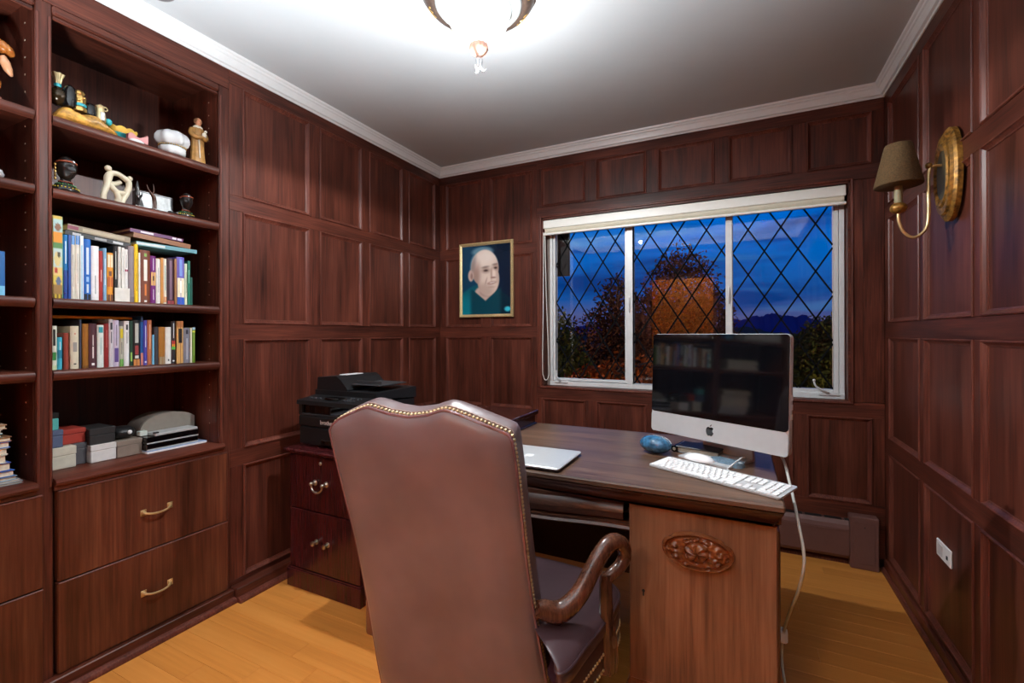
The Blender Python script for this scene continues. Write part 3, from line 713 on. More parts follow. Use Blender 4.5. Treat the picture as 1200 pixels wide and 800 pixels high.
def portrait(u, v):
    def mixc(a, b, t): return tuple(a[i]+(b[i]-a[i])*t for i in range(3))
    def sm(a, b, x):
        t = min(1, max(0, (x-a)/(b-a))); return t*t*(3-2*t)
    def el(cu, cv, ru, rv, soft=.12, rot=0):
        c, s = math.cos(rot), math.sin(rot); dx, dy = (u-cu), (v-cv)*1.42
        x = (dx*c+dy*s)/ru; y = (-dx*s+dy*c)/(rv*1.42)
        return 1-sm(1-soft, 1+soft, math.hypot(x, y))
    c = mixc((12, 62, 92), (8, 30, 52), sm(.2, .9, u+.15-v*.3))
    c = mixc(c, (6, 24, 40), .5*sm(.3, 0, v)*sm(.4, .9, u))
    sh = sm(0, .05, v-(.66-.12*math.sin(min(1, max(0, u/.35))*1.5)+max(0, u-.62)*.55))
    body = mixc((6, 96, 112), (5, 40, 56), sm(.1, .75, u)); body = mixc(body, (8, 130, 148), .8*el(.06, .93, .35, .2, .6))
    c = mixc(c, body, sh)
    neck = el(.44, .72, .19, .13, .15); c = mixc(c, (196, 172, 160), neck); c = mixc(c, (130, 100, 92), neck*.6*el(.56, .69, .16, .05, .6))
    vn = sm(.0, .02, v-.83+abs(u-.47)*.9)
    hair = max(el(.27, .27, .10, .17, .25, .15), el(.43, .09, .22, .07, .3)); c = mixc(c, (120, 160, 176), hair*.8)
    head = max(el(.475, .33, .285, .265, .06, -.05), el(.55, .50, .225, .235, .07)); skin = (222, 202, 188)
    c = mixc(c, skin, head)
    c = mixc(c, (150, 118, 106), head*.65*el(.26, .52, .10, .24, .6)); c = mixc(c, (168, 138, 126), head*.5*el(.46, .66, .2, .10, .6))
    c = mixc(c, (244, 232, 222), head*.75*el(.46, .19, .2, .12, .7)); c = mixc(c, (238, 220, 206), head*.6*el(.52, .47, .09, .07, .7))
    c = mixc(c, (176, 146, 134), head*.5*el(.75, .40, .04, .16, .7))
    ear = el(.185, .43, .06, .085, .2); c = mixc(c, (206, 178, 166), ear); c = mixc(c, (140, 106, 98), ear*.7*el(.2, .44, .025, .045, .5))
    for eu, ev, w in ((.50, .365, .058), (.70, .335, .042)):
        c = mixc(c, (150, 118, 106), head*.6*el(eu, ev, w*1.5, .04, .6)); c = mixc(c, (50, 34, 32), head*.85*el(eu, ev+.003, w*.75, .014, .6)); c = mixc(c, (88, 66, 60), head*.55*el(eu-.01, ev-.048, w*1.3, .014, .8, -.12))
    c = mixc(c, (176, 142, 128), head*.7*el(.615, .42, .02, .09, .6)); c = mixc(c, (236, 216, 204), head*.8*el(.665, .42, .028, .06, .6)); c = mixc(c, (120, 84, 78), head*.7*el(.655, .475, .05, .012, .6))
    c = mixc(c, (150, 104, 96), head*.8*el(.625, .550, .088, .020, .5, -.16)); c = mixc(c, (240, 230, 220), head*.9*el(.63, .547, .062, .008, .5, -.16))
    c = mixc(c, (150, 116, 106), head*.5*el(.505, .52, .014, .05, .8, .3)); c = mixc(c, (180, 146, 134), head*.5*el(.62, .61, .07, .012, .8))
    c = mixc(c, (160, 128, 118), head*.45*el(.33, .36, .06, .12, .9)); c = mixc(c, (120, 110, 112), head*.55*el(.235, .25, .05, .12, .8, .2))
    col_ = sm(.0, .03, v-.79+abs(u-.49)*.62)*sm(.60, .66, v)*(1-sm(.26, .36, abs(u-.49)))*(1-head)
    c = mixc(c, (5, 66, 82), col_)
    c = mixc(c, (60, 190, 214), el(.94, .93, .06, .035, .4))
    return srgb(*[max(0, min(255, q)) for q in c])
NU, NV = 84, 108
g0 = MB(); ix0, ix1, iz0, iz1 = px0+.023, px1-.023, pz0+.023, pz1-.023
g0.grid([[(ix0+(ix1-ix0)*i/NU, YB-.0075, iz1-(iz1-iz0)*j/NV) for j in range(NV+1)] for i in range(NU+1)])
g0.c = [portrait(i/NU, j/NV) for i in range(NU+1) for j in range(NV+1)]
obj('photograph', g0, printed('glazed_photo', .12, .5), pi)

# ------------------------------------------------------------------ file cabinet
fc = thing('file_cabinet', (-1.72, 1.78, FZ), 'two drawer cherry file cabinet with pewter pulls under the printer', 'cabinet')
cx0, cx1, cy0, cy1, ct = -1.945, -1.493, 1.515, 2.05, .688
obj('plinth', MB().box((cx0-.012, cy0-.008, FZ), (cx1+.008, cy1, .112), .003).box((cx0-.006, cy0-.003, .112), (cx1+.003, cy1, .118), .002), WCAB, fc)
box('carcass', (cx0, cy0+.018, .118), (cx1, cy1, ct-.028), WCAB, fc, .002)
obj('top', MB().box((cx0-.010, cy0-.008, ct-.028), (cx1+.010, cy1+.002, ct-.016), .004).box((cx0-.022, cy0-.022, ct-.017), (cx1+.022, cy1+.004, ct), .005), WCAB, fc)
def bail(parent, x, y, z, w=.072, drop=.034):
    h = MB()
    for s in (-1, 1):
        T = Matrix.Translation((x+s*w/2, y, z)) @ Matrix.Rotation(R(90), 4, 'X')
        h.lathe([(.014, 0), (.014, .003), (.009, .006), (.006, .012), (.008, .018), (.0095, .024), (.006, .030), (.001, .031)], (0, 0, 0), 14, T=T)
    h.tube(smooth_path([(x-w/2, y-.022, z), (x-w*.42, y-.024, z-drop*.6), (x-w*.2, y-.026, z-drop*.95), (x, y-.027, z-drop), (x+w*.2, y-.026, z-drop*.95), (x+w*.42, y-.024, z-drop*.6), (x+w/2, y-.022, z)], 4), .0042, 8)
    h.sphere((x, y-.027, z-drop), (.008, .005, .006), 8, 6)
    return obj('handle', h, PEWTER, parent, 50)
d = box('drawer', (cx0+.003, cy0, .405), (cx1-.003, cy0+.018, .657), WCAB, fc, .002)
bail(d, -1.735, cy0, .54)
obj('lock', MB().lathe([(.008, 0), (.008, .003), (.005, .006)], (0, 0, 0), 12, T=Matrix.Translation((-1.735, cy0, .632)) @ Matrix.Rotation(R(90), 4, 'X')), PEWTER, d, 40)
d = box('drawer', (cx0+.003, cy0, .122), (cx1-.003, cy0+.018, .400), WCAB, fc, .002)
for xx in (-1.763, -1.690):
    obj('knob', MB().lathe([(.012, 0), (.012, .003), (.006, .006), (.005, .014), (.011, .020), (.011, .026), (.004, .030)], (0, 0, 0), 14, T=Matrix.Translation((xx, cy0, .265)) @ Matrix.Rotation(R(90), 4, 'X')), PEWTER, d, 50)

# ------------------------------------------------------------------ printer
pr = thing('printer', (-1.72, 1.80, ct), 'black multifunction printer with document feeder on the file cabinet', 'printer')
qx0, qx1, qy0, qy1, z0 = -1.935, -1.535, 1.560, 1.955, ct
b = MB(); b.box((qx0, qy0+.02, z0+.006), (qx1, qy1, z0+.215), .008); obj('body', b, BLACKP, pr)
for xx in (qx0+.03, qx1-.06):
    obj('foot', MB().box((xx, qy0+.05, z0), (xx+.03, qy0+.08, z0+.006)), BLACKM, pr)
box('paper_tray', (qx0+.003, qy0, z0+.010), (qx1-.003, qy0+.03, z0+.095), BLACKP, pr, .005)
box('tray_grip', (qx0+.15, qy0-.002, z0+.012), (qx0+.25, qy0+.004, z0+.040), BLACKG, pr, .003)
fp = box('front_panel', (qx0, qy0-.004, z0+.098), (qx1, qy0+.03, z0+.150), BLACKP, pr, .006)
obj('output_slot', MB().box((qx0+.02, qy0+.012, z0+.152), (qx1-.06, qy0+.022, z0+.200)), BLACKG, pr)
box('output_shelf', (qx0+.015, qy0-.002, z0+.152), (qx1-.08, qy0+.035, z0+.158), DGREY, pr, .002)
for a, b_ in ((qx0, qx0+.02), (qx1-.07, qx1)): box('slot_side', (a, qy0-.002, z0+.150), (b_, qy0+.03, z0+.205), BLACKP, pr, .003)
pn = MB(); pts = [(qy0-.010, z0+.203), (qy0-.008, z0+.222), (qy0+.12, z0+.240), (qy0+.12, z0+.203)]
cpn = obj('control_panel', pn.prism(pts, lambda p: (qx0-.004, *p), lambda p: (qx1+.004, *p)), BLACKP, pr)
kb = MB(); kb2 = MB()
for i in range(4):
    for j in range(3):
        y = qy0+.02+j*.022; z = z0+.2265+(y-qy0)*.14
        kb.box((qx0+.27+i*.020, y, z-.002), (qx0+.283+i*.020, y+.012, z+.003), .002)
for i in range(3): kb.box((qx0+.04+i*.03, qy0+.03, z0+.2265), (qx0+.055+i*.03, qy0+.042, z0+.234), .002)
o = obj('keypad', kb, DGREY, cpn); o['kind'] = 'stuff'
box('display', (qx0+.15, qy0+.02, z0+.228), (qx0+.24, qy0+.07, z0+.2375), BLACKG, cpn, .002)
pts = [(qy0+.10, z0+.236), (qy0+.10, z0+.262), (qy1+.005, z0+.268), (qy1+.005, z0+.21)]
obj('scanner_lid', MB().prism(pts, lambda p: (qx0-.002, *p), lambda p: (qx1+.003, *p)), BLACKP, pr)
# document feeder: wedge with side cheek and input tray
pts = [(qx0+.005, z0+.262), (qx0+.010, z0+.325), (qx0+.14, z0+.333), (qx0+.165, z0+.318), (qx0+.215, z0+.270), (qx0+.215, z0+.262)]
obj('document_feeder', MB().prism(pts, lambda p: (p[0], qy0+.105, p[1]), lambda p: (p[0], qy1-.01, p[1])), BLACKP, pr)
box('feeder_tray', (qx0+.205, qy0+.14, z0+.290), (qx0+.385, qy1-.05, z0+.295), DGREY, pr, .002, label='grey document tray')
box('tray_guide', (qx0+.215, qy0+.165, z0+.295), (qx0+.375, qy0+.170, z0+.312), DGREY, pr, .001)
box('label_strip', (qx0+.08, qy0+.18, z0+.331), (qx0+.13, qy0+.30, z0+.3345), WHITEP, pr, .001)
def text_obj(name, s, size, M, mat, parent, depth=.0006):
    cu = bpy.data.curves.new('t', 'FONT'); cu.body = s; cu.size = size; cu.extrude = depth; cu.align_x = 'CENTER'
    to = bpy.data.objects.new('t', cu); COL.objects.link(to); bpy.context.view_layer.update()
    me = bpy.data.meshes.new_from_object(to.evaluated_get(bpy.context.evaluated_depsgraph_get()))
    bpy.data.objects.remove(to); me.transform(M)
    mb = MB(); mb.v = [tuple(v.co) for v in me.vertices]; mb.f = [tuple(p.vertices) for p in me.polygons]
    return obj(name, mb, mat, parent)
text_obj('brand_lettering', 'brother', .028, Matrix.Translation((qx0+.195, qy0-.0045, z0+.115)) @ Matrix.Rotation(R(90), 4, 'X'), WHITEP, fp)
# ------------------------------------------------------------------ desk
DT = .78
dk = thing('pedestal_desk', (-.655, 1.76, FZ), 'large walnut pedestal desk with a carved oval on its right door', 'desk')
tx0, tx1, ty0, ty1 = -1.375, .110, 1.380, 2.148
def slab(mb, x0, x1, y0, y1, prof, rc=.009):
    """outline with small rounded corners lofted through (outset, z)"""
    rows = []
    for o, z in prof:
        row = []
        for cx, cy, a0 in ((x1-rc, y1-rc, 0), (x0+rc, y1-rc, 90), (x0+rc, y0+rc, 180), (x1-rc, y0+rc, 270)):
            for k in range(5):
                t = R(a0+k*22.5); row.append((cx+(rc+o)*math.cos(t), cy+(rc+o)*math.sin(t), z))
        rows.append(row)
    mb.grid(rows, closev=True, cap=True); return mb
obj('desk_top', slab(MB(), tx0, tx1, ty0, ty1, [(-.006, DT-.020), (0, DT-.016), (0, DT-.005), (-.004, DT), (-.006, DT)]), WDTOP, dk)
obj('edge_moulding', slab(MB(), tx0, tx1, ty0, ty1, [(-.030, DT-.060), (-.026, DT-.058), (-.024, DT-.052), (-.017, DT-.046), (-.015, DT-.038), (-.008, DT-.030), (-.004, DT-.024), (-.003, DT-.0205)]), WDEDGE, dk, 40)
def pedestal(x0, x1, front_door):
    p = obj('pedestal', MB().box((x0, 1.424, .19), (x1, 2.110, DT-.0605), .002), WDESK, dk)
    obj('plinth', slab(MB(), x0, x1, 1.410, 2.112, [(.010, FZ), (.012, FZ+.01), (.012, .158), (.006, .166), (.008, .172), (.002, .182), (0, .1905)], .006), WDESK, p, 30)
    d = box('door', (x0+.002, 1.404, .192), (x1-.002, 1.423, DT-.062), WDESK, p, .003)
    return p, d
p, dr = pedestal(-.300, .094, True)
pL, dL = pedestal(-1.345, -.950, True)
# recessed drawer panels on the visible right flank
fr_ = MB()
obj('side_frame', ring(fr_, lambda u, z, d: (.094+d+.0, u, z), 1.47, 2.07, .24, .68, [(0, 0), (0, .006), (.01, .010), (.02, .006), (.022, 0)]), WDESK, p, 30)
kh = MB().lathe([(.0045, 0), (.0045, .0012)], (0, 0, 0), 12, T=Matrix.Translation((-.256, 1.404, .463)) @ Matrix.Rotation(R(90), 4, 'X')).box((-.2582, 1.4028, .448), (-.2538, 1.404, .462))
obj('keyhole', kh, BLACKM, dr)
# carved medallion as a relief surface
ox, oz, oa, ob = -.106, .6125, .097, .053
rel = []
def relief(x, z):          # x,z in -1..1 ; returns (height, inside)
    a = math.atan2(z, x); r = math.hypot(x, z)
    edge = 1-.035*(1-abs(math.sin(2*a)))*(abs(math.cos(a)) > .35)
    h = .006*max(0, 1-r*r)**.5*1.6
    def ridge_(d, w, hh): return hh*math.exp(-(d/w)**2)
    h += ridge_(r-.93, .05, .006)-ridge_(r-.83, .04, .003)
    cr_ = math.hypot(x, z*.60)
    h += ridge_(cr_-.33, .035, -.004)
    # cabochon in the middle with leaves
    if cr_ < .36: h += .004*math.cos(cr_*4)+.0022*math.sin(6*math.atan2(z*.7, x)+9*cr_)
    for sx in (-1, 1):
        for cx, cz, rr in ((.62, .12, .22), (.55, -.42, .17), (.30, .62, .12), (.12, .70, .10), (.30, -.74, .11), (.80, -.12, .12)):
            dx, dz = x-sx*cx, (z-cz)*.62; q = math.hypot(dx, dz)
            if q < rr*1.3: h += .0045*(math.cos(q/rr*math.pi*1.7+sx*math.atan2(dz, dx)))*max(0, 1-q/(rr*1.3))+.002*max(0, 1-q/rr)
    return h*edge
rows = []; NR, NA = 34, 84
for i in range(NR+1):
    row = []
    for k in range(NA):
        a = 2*math.pi*k/NA; rr = max(.001, i/NR)
        notch = 1-.06*math.exp(-((abs(abs(math.degrees(a)-180)-90)-52)/7)**2)
        x, z = rr*math.cos(a)*notch, rr*math.sin(a)*notch
        hh = .004+1.7*relief(x, z) if i < NR else 0
        row.append((ox+oa*x, 1.4038-hh, oz+ob*z))
    rows.append(row)
CARVED = wood('carved_walnut', (72, 34, 18), (130, 72, 38), (160, 96, 54), 'X', rough=.24, coat=.4, blotch=.3)
obj('carved_medallion', MB().grid(rows, closev=True), CARVED, dr, 60)
# kneehole drawer with bowed front, rail below, modesty board
xs = [(-.945+.624*k/24) for k in range(25)]
def bow(x): return 1.432-.040*math.cos((x+.633)/.315*math.pi*.5)**2 if abs(x+.633) < .315 else 1.432
dw = MB()
rows = [[(x, bow(x)+o, z) for x in xs] for o, z in ((.07, .648), (.004, .648), (-.004, .655), (-.010, .675), (-.006, .69), (.004, .703), (.002, .716), (.006, .7192), (.07, .7192))]
dw.grid(rows, cap=False); kd = obj('knee_drawer', dw, WDEDGE, dk, 30)
obj('keyhole', MB().lathe([(.004, 0), (.004, .0015)], (0, 0, 0), 10, T=Matrix.Translation((-.655, 1.3885, .705)) @ Matrix.Rotation(R(90), 4, 'X')), BRASS, kd)
rows = [[(x, bow(x)+o, z) for x in [-.95]+xs+[-.30]] for o, z in ((.08, .624), (-.006, .624), (-.014, .630), (-.008, .637), (-.010, .645), (.08, .646))]
obj('drawer_rail', MB().grid(rows), WDEDGE, dk, 30)
box('drawer_box', (-.94, 1.51, .65), (-.33, 1.95, .718), DARKW, dk, .001)
box('modesty_panel', (-.949, 2.06, .165), (-.301, 2.085, .718), DARKW, dk, .002)

# ------------------------------------------------------------------ things on the desk
bx = thing('wooden_chest', (-1.08, 1.98, DT), 'dark polished wooden box with a hinged lid at the far left of the desk', 'box')
bm0 = MB().box((-1.245, 1.842, DT+.006), (-.915, 2.118, .826), .002)
obj('body', bm0, WBOX, bx)
box('base', (-1.252, 1.835, DT), (-.908, 2.125, DT+.008), WBOX, bx, .002)
ld = box('lid', (-1.258, 1.828, .827), (-.902, 2.132, .850), WBOX, bx, .004)
for yy in (1.90, 2.06): obj('hinge', MB().box((-1.260, yy, .8490), (-1.236, yy+.030, .8515), .001).tube([(-1.259, yy, .849), (-1.259, yy+.03, .849)], .003, 8), BRASS, bx)

APPLE = [(0, .36), (.10, .41), (.24, .42), (.36, .36), (.42, .28), (.33, .20), (.29, .08), (.32, -.06), (.43, -.15), (.38, -.30), (.28, -.43), (.18, -.50), (.08, -.48), (0, -.455), (-.08, -.48), (-.18, -.50), (-.29, -.42), (-.38, -.26), (-.43, -.06), (-.42, .14), (-.34, .31), (-.22, .41), (-.10, .41)]
LEAF = [(.01, .47), (.03, .57), (.10, .67), (.20, .71), (.19, .61), (.12, .51)]
def apple_mark(mb, f, h0, h1, s):
    for poly in (APPLE, LEAF): mb.prism([(a*s, b*s) for a, b in poly], lambda p: f(p[0], p[1], h0), lambda p: f(p[0], p[1], h1))
    return mb
lt = thing('laptop', (-.70, 1.518, DT), 'closed silver laptop with a white emblem, lying on the desk behind the chair', 'laptop')
lx0, lx1, ly0, ly1 = -.866, -.520, 1.392, 1.640
obj('base', slab(MB(), lx0, lx1, ly0, ly1, [(-.03, DT+.001), (-.010, DT+.003), (-.001, DT+.008), (0, DT+.0095)], .012), SILVER, lt, 40)
obj('lid', slab(MB(), lx0, lx1, ly0, ly1, [(0, DT+.0102), (0, DT+.013), (-.003, DT+.0155), (-.012, DT+.0165)], .012), SILVER, lt, 40)
obj('emblem', apple_mark(MB(), lambda x, y, h: (-.672-x, 1.500-y, h), DT+.0164, DT+.0168, .040), WHITEP, lt)
for xx in (lx0+.03, lx1-.05):
    for yy in (ly0+.03, ly1-.05): obj('foot', MB().box((xx, yy, DT), (xx+.02, yy+.02, DT+.002)), BLACKM, lt)

# all in one computer: local frame, u along the screen, w towards the viewer
A = Vector((-.3135, 1.9015, 0)); B = Vector((.1375, 1.6435, 0)); U = (B-A).normalized(); W_ = Vector((U.y, -U.x, 0)); W = (B-A).length
tilt = .042
def S(u, w, z):            # u 0..W, w out of the screen, z world height
    return tuple(A+U*u+W_*(w-(z-.845)*tilt)+Vector((0, 0, z)))
def Sm(u, z, d): return S(u, d, z)
im = thing('desktop_computer', tuple(A+U*(W/2)+Vector((0, 0, DT))), 'silver all in one desktop computer with a dark screen on the right of the desk', 'computer')
def rrect(x0, x1, y0, y1, r, n=5):
    o = []
    for cx, cy, a0 in ((x1-r, y1-r, 0), (x0+r, y1-r, 90), (x0+r, y0+r, 180), (x1-r, y0+r, 270)):
        for k in range(n): t = R(a0+k*90/(n-1)); o.append((cx+r*math.cos(t), cy+r*math.sin(t)))
    return o
z0, z1 = .845, 1.228
body = MB()
prof = [(.0, .002), (-.002, 0), (-.020, 0), (-.028, .02), (-.034, .08), (-.036, .14)]
rows = [[S(u, w, z) for u, z in rrect(ins, W-ins, z0+ins, z1-ins, max(.004, .016-ins*.05))] for w, ins in prof]
body.grid(rows, closev=True, cap=True); obj('housing', body, SILVER, im, 40)
obj('screen_glass', MB().prism(rrect(.001, W-.001, z0+.078, z1-.001, .012), lambda p: S(p[0], .0003, p[1]), lambda p: S(p[0], .003, p[1])), BLACKG, im)
dsp = MB().prism(rrect(.024, W-.024, z0+.100, z1-.026, .001, 2), lambda p: S(p[0], .0031, p[1]), lambda p: S(p[0], .0035, p[1]))
obj('display', dsp, plain('display_off', (11, 12, 16), .05, var=.02, spec=1.0), im)
obj('chin', MB().prism(rrect(.001, W-.001, z0+.001, z0+.0775, .012), lambda p: S(p[0], .0003, p[1]), lambda p: S(p[0], .0026, p[1])), SILVER, im)
obj('emblem', apple_mark(MB(), lambda x, y, h: S(W*.5+x-.004, h, z0+.038+y), .0026, .0032, .034), BLACKG, im)
obj('camera_eye', MB().prism(rrect(W/2-.003, W/2+.003, z1-.016, z1-.010, .003), lambda p: S(p[0], .003, p[1]), lambda p: S(p[0], .0036, p[1])), DGREY, im)
# stand: bent aluminium plate
def St(u, w, z): return tuple(A+U*u+W_*w+Vector((0, 0, z)))
su0, su1 = W/2-.095, W/2+.095
prof = [(.055, DT), (.055, DT+.006), (-.085, DT+.007), (-.105, DT+.014), (-.100, .90), (-.075, .99), (-.050, 1.0), (-.056, .985), (-.086, .90), (-.092, .80), (-.112, DT+.0), ]
obj('stand', MB().prism([(.055, DT+.0), (.055, DT+.006), (-.100, DT+.008), (-.070, 1.0), (-.040, 1.0), (-.044, 1.01), (-.076, 1.01), (-.116, DT+.004), (-.114, DT)], lambda p: St(su0, *p), lambda p: St(su1, *p)), SILVER, im, 30)
pb = MB()
for k in range(3): pb.prism(rrect(-.022-.0, -.008, .96+k*.03, .978+k*.03, .002, 3), lambda p: S(W-.0005, p[0], p[1]), lambda p: S(W+.0006, p[0], p[1]))
obj('side_ports', pb, WHITEP, im)

# keyboard
K0 = Vector((-.2745, 1.603, 0)); K1 = Vector((.090, 1.4285, 0)); KU = (K1-K0).normalized(); KV = Vector((-KU.y, KU.x, 0)); KL = .415
KD = .122
def K(u, v, z): return tuple(K0+KU*u+KV*v+Vector((0, 0, DT+z+v*.05)))
kbd = thing('keyboard', tuple(K0+KU*(KL/2)+KV*(KD/2)+Vector((0, 0, DT))), 'white slim keyboard lying askew at the front right of the desk', 'keyboard')
obj('plate', MB().prism(rrect(0, KL, 0, KD, .008), lambda p: K(*p, .002), lambda p: K(*p, .0075)), SILVER, kbd, 30)
obj('rear_bar', MB().prism(rrect(.01, KL-.01, KD-.022, KD-.004, .004), lambda p: tuple(Vector(K(*p, 0))*1), lambda p: K(*p, .002)) , WHITEP, kbd)
ft = MB()
for u in (.02, KL-.03):
    for v in (.01, KD-.018): ft.add(*box_data((0, 0, 0), (1, 1, 1)), T=Matrix(((KU.x*.01, KV.x*.008, 0, (K0+KU*u+KV*v).x), (KU.y*.01, KV.y*.008, 0, (K0+KU*u+KV*v).y), (0, 0, .0025+v*.05, DT), (0, 0, 0, 1))))
obj('feet', ft, WHITEP, kbd)
KEYM = {}
def key(u0, v0, w, h):
    kk = (round(w, 4), round(h, 4))
    ang = math.atan2(KU.y, KU.x); rot = Matrix.Rotation(ang, 4, 'Z') @ Matrix.Rotation(math.atan(.05), 4, 'X')
    if kk not in KEYM:
        m = bpy.data.meshes.new('key'); v, f = box_data((-w/2, -h/2, 0), (w/2, h/2, .003), .0012); m.from_pydata(v, [], f); m.materials.append(WHITEP); KEYM[kk] = m
    inst('key', KEYM[kk], K(u0+w/2, v0+h/2, .0076), kbd, rot.to_quaternion())
mar = .006; cell = (KL-2*mar)/21.5; gp = .0028
def row(v, h, widths, u=0):
    for w_ in widths:
        if w_ < 0: u += -w_; continue
        key(mar+u*cell, v, w_*cell-gp, h); u += w_
hh = (KD-.016)/5.65
vv = .006
row(vv, hh-gp, [1.5, 1.2, 1.5, 6.6, 1.5, 1.2, 1.5, -.2, 1, 1, 1, -.2, 2, 1]); vv += hh
row(vv, hh-gp, [2.3]+[1]*10+[2.7, -1.2, 1, -1.2, 1, 1, 1]); vv += hh
row(vv, hh-gp, [1.8]+[1]*11+[2.2, -3.4, 1, 1, 1]); vv += hh
row(vv, hh-gp, [1.5]+[1]*12+[1.5, -.2, 1, 1, 1, -.2, 1, 1, 1]); vv += hh
row(vv, hh-gp, [1]*13+[2, -.2, 1, 1, 1, -.2, 1, 1, 1]); vv += hh
row(vv, hh*.6-gp, [1.07]*14+[-.2, 1, 1, 1, -.2, 1, 1, 1])
# keyboard lead
kl = thing('keyboard_lead', (-.02, 1.68, DT), 'thin white cable running from the keyboard under the computer', 'cable')
obj('cable', MB().tube(smooth_path([Vector(K(KL*.52, KD+.001, .006)), (-.032, 1.655, DT+.008), (-.012, 1.685, DT+.022), (.010, 1.735, DT+.030), (.020, 1.80, DT+.016), (.010, 1.86, DT+.004)]), .0022, 6), WHITEP, kl, 60)
# mouse
ms = thing('mouse', (-.125, 1.748, DT), 'glossy white low computer mouse between the keyboard and the computer stand', 'mouse')
ang = math.atan2(-.36, .75)
T = Matrix.Translation((-.125, 1.748, DT)) @ Matrix.Rotation(ang, 4, 'Z')
rows = []
for i in range(13):
    s = -1+2*i/12; ww = .029*max(.02, 1-abs(s)**3.2)**.5; hz = .022*max(.02, 1-abs(s)**2.4)**.6
    rows.append([tuple(T @ Vector((s*.057, ww*math.cos(t), .003+max(0, math.sin(t))*hz-.0015*(math.sin(t) < 0)))) for t in [2*math.pi*k/18 for k in range(18)]])
obj('mouse_shell', MB().grid(rows, closev=True, cap=True), plain('mouse_white', (238, 238, 240), .12, var=.01), ms, 60)
obj('mouse_base', MB().prism(rrect(-.05, .05, -.022, .022, .018), lambda p: tuple(T @ Vector((p[0], p[1], 0))), lambda p: tuple(T @ Vector((p[0], p[1], .004)))), SILVER, ms)
# folio behind
fo = thing('black_folio', (-.135, 1.862, DT), 'black folio with a rolled spine and pale inside, lying under the computer screen', 'folder')
T = Matrix.Translation((-.135, 1.870, DT)) @ Matrix.Rotation(R(-14), 4, 'Z')
def FT(x, y, z): return tuple(T @ Vector((x, y, z)))
mb = MB(); mb.T = T; mb.box((-.07, -.05, 0), (.085, .05, .005), .002).box((-.07, -.05, .020), (.085, .05, .025), .002); obj('cover', mb, BLACKP, fo)
mb = MB(); mb.T = T; mb.box((-.062, -.047, .005), (.082, .046, .020), .001); obj('pad', mb, plain('folio_inside', (150, 140, 124), .7), fo)
mb = MB(); P = []
for y in (-.052, .050): P.append([FT(-.074+.0125*math.cos(t), y, .0125+.0125*math.sin(t)) for t in [2*math.pi*k/16 for k in range(16)]])
obj('spine_roll', mb.grid(P, closev=True, cap=True), BLACKG, fo, 40)
mb = MB(); P = []
for y in (-.0535, -.0515): P.append([FT(-.074+.006*math.cos(t), y, .0125+.006*math.sin(t)) for t in [2*math.pi*k/14 for k in range(14)]])
obj('spine_end', mb.grid(P, closev=True, cap=True), MATS['folio_inside'], fo, 40)
# coaster
BGL = plain('blue_art_glass', (50, 100, 136), .06, var=.6, bump=.2, scale=55, coat=.6); BGL2 = plain('blue_grey_tile', (112, 138, 156), .2, var=.35, scale=120)
co = thing('glass_coaster', (-.035, 1.742, DT), 'oblong blue glass piece in front of the computer stand', 'coaster')
T = Matrix.Translation((-.035, 1.742, DT)) @ Matrix.Rotation(R(-28), 4, 'Z')
obj('glass_slab', MB().prism(rrect(-.058, .058, -.026, .026, .022), lambda p: tuple(T @ Vector((p[0], p[1], 0))), lambda p: tuple(T @ Vector((p[0]*.96, p[1]*.94, .015)))), BGL2, co, 30)
mb = MB(); mb.T = T; mb.lathe([(.007, .0152), (.007, .0162), (.004, .0165)], (.046, .0, 0), 12); obj('eyelet', mb, SILVER, co)
# art glass paperweight
pw = thing('paperweight', (-.281, 1.79, DT), 'swirled blue art glass paperweight standing left of the computer', 'paperweight')
T = Matrix.Translation((-.281, 1.792, DT)) @ Matrix.Rotation(R(-20), 4, 'Z')
mb = MB(); mb.T = T; mb.sphere((0, 0, .034), (.062, .044, .033), 28, 16); obj('glass_body', mb, BGL, pw, 60)
sw = MB(); sw.T = T
for k in range(3): sw.tube([(.058*math.cos(t)*math.cos(.5*k-.4), .041*math.sin(t)*1.0, .034+.0315*math.sin(t*1.0+k)*.7)  if False else (.0612*math.cos(t), .0436*math.sin(t)*math.cos(.3+k*.35), .034+.0328*math.sin(t)*math.sin(.3+k*.35)) for t in [R(20+a*14) for a in range(11)]], .0012, 5)
obj('white_swirl', sw, WHITEP, pw, 60)
# power cord down the desk flank
pcord = thing('power_cord', (.13, 1.62, FZ), 'pale power cord hanging down the right flank of the desk from the computer', 'cord')
cpts = [(.030, 1.822, .83), (.090, 1.80, .845), (.128, 1.74, .822), (.140, 1.62, .770), (.150, 1.52, .70), (.158, 1.46, .62), (.150, 1.50, .52), (.140, 1.585, .42), (.132, 1.66, .33), (.128, 1.72, .25), (.125, 1.72, .16), (.140, 1.60, .09), (.175, 1.50, .040), (.19, 1.42, .030), (.185, 1.30, .0295)]
obj('cable', MB().tube(smooth_path(cpts, 7), .0042, 7), plain('grey_cord', (196, 198, 190), .4), pcord, 60)
box('cord_plug', (.110, 1.700, .235), (.140, 1.735, .275), WHITEP, pcord, .006)

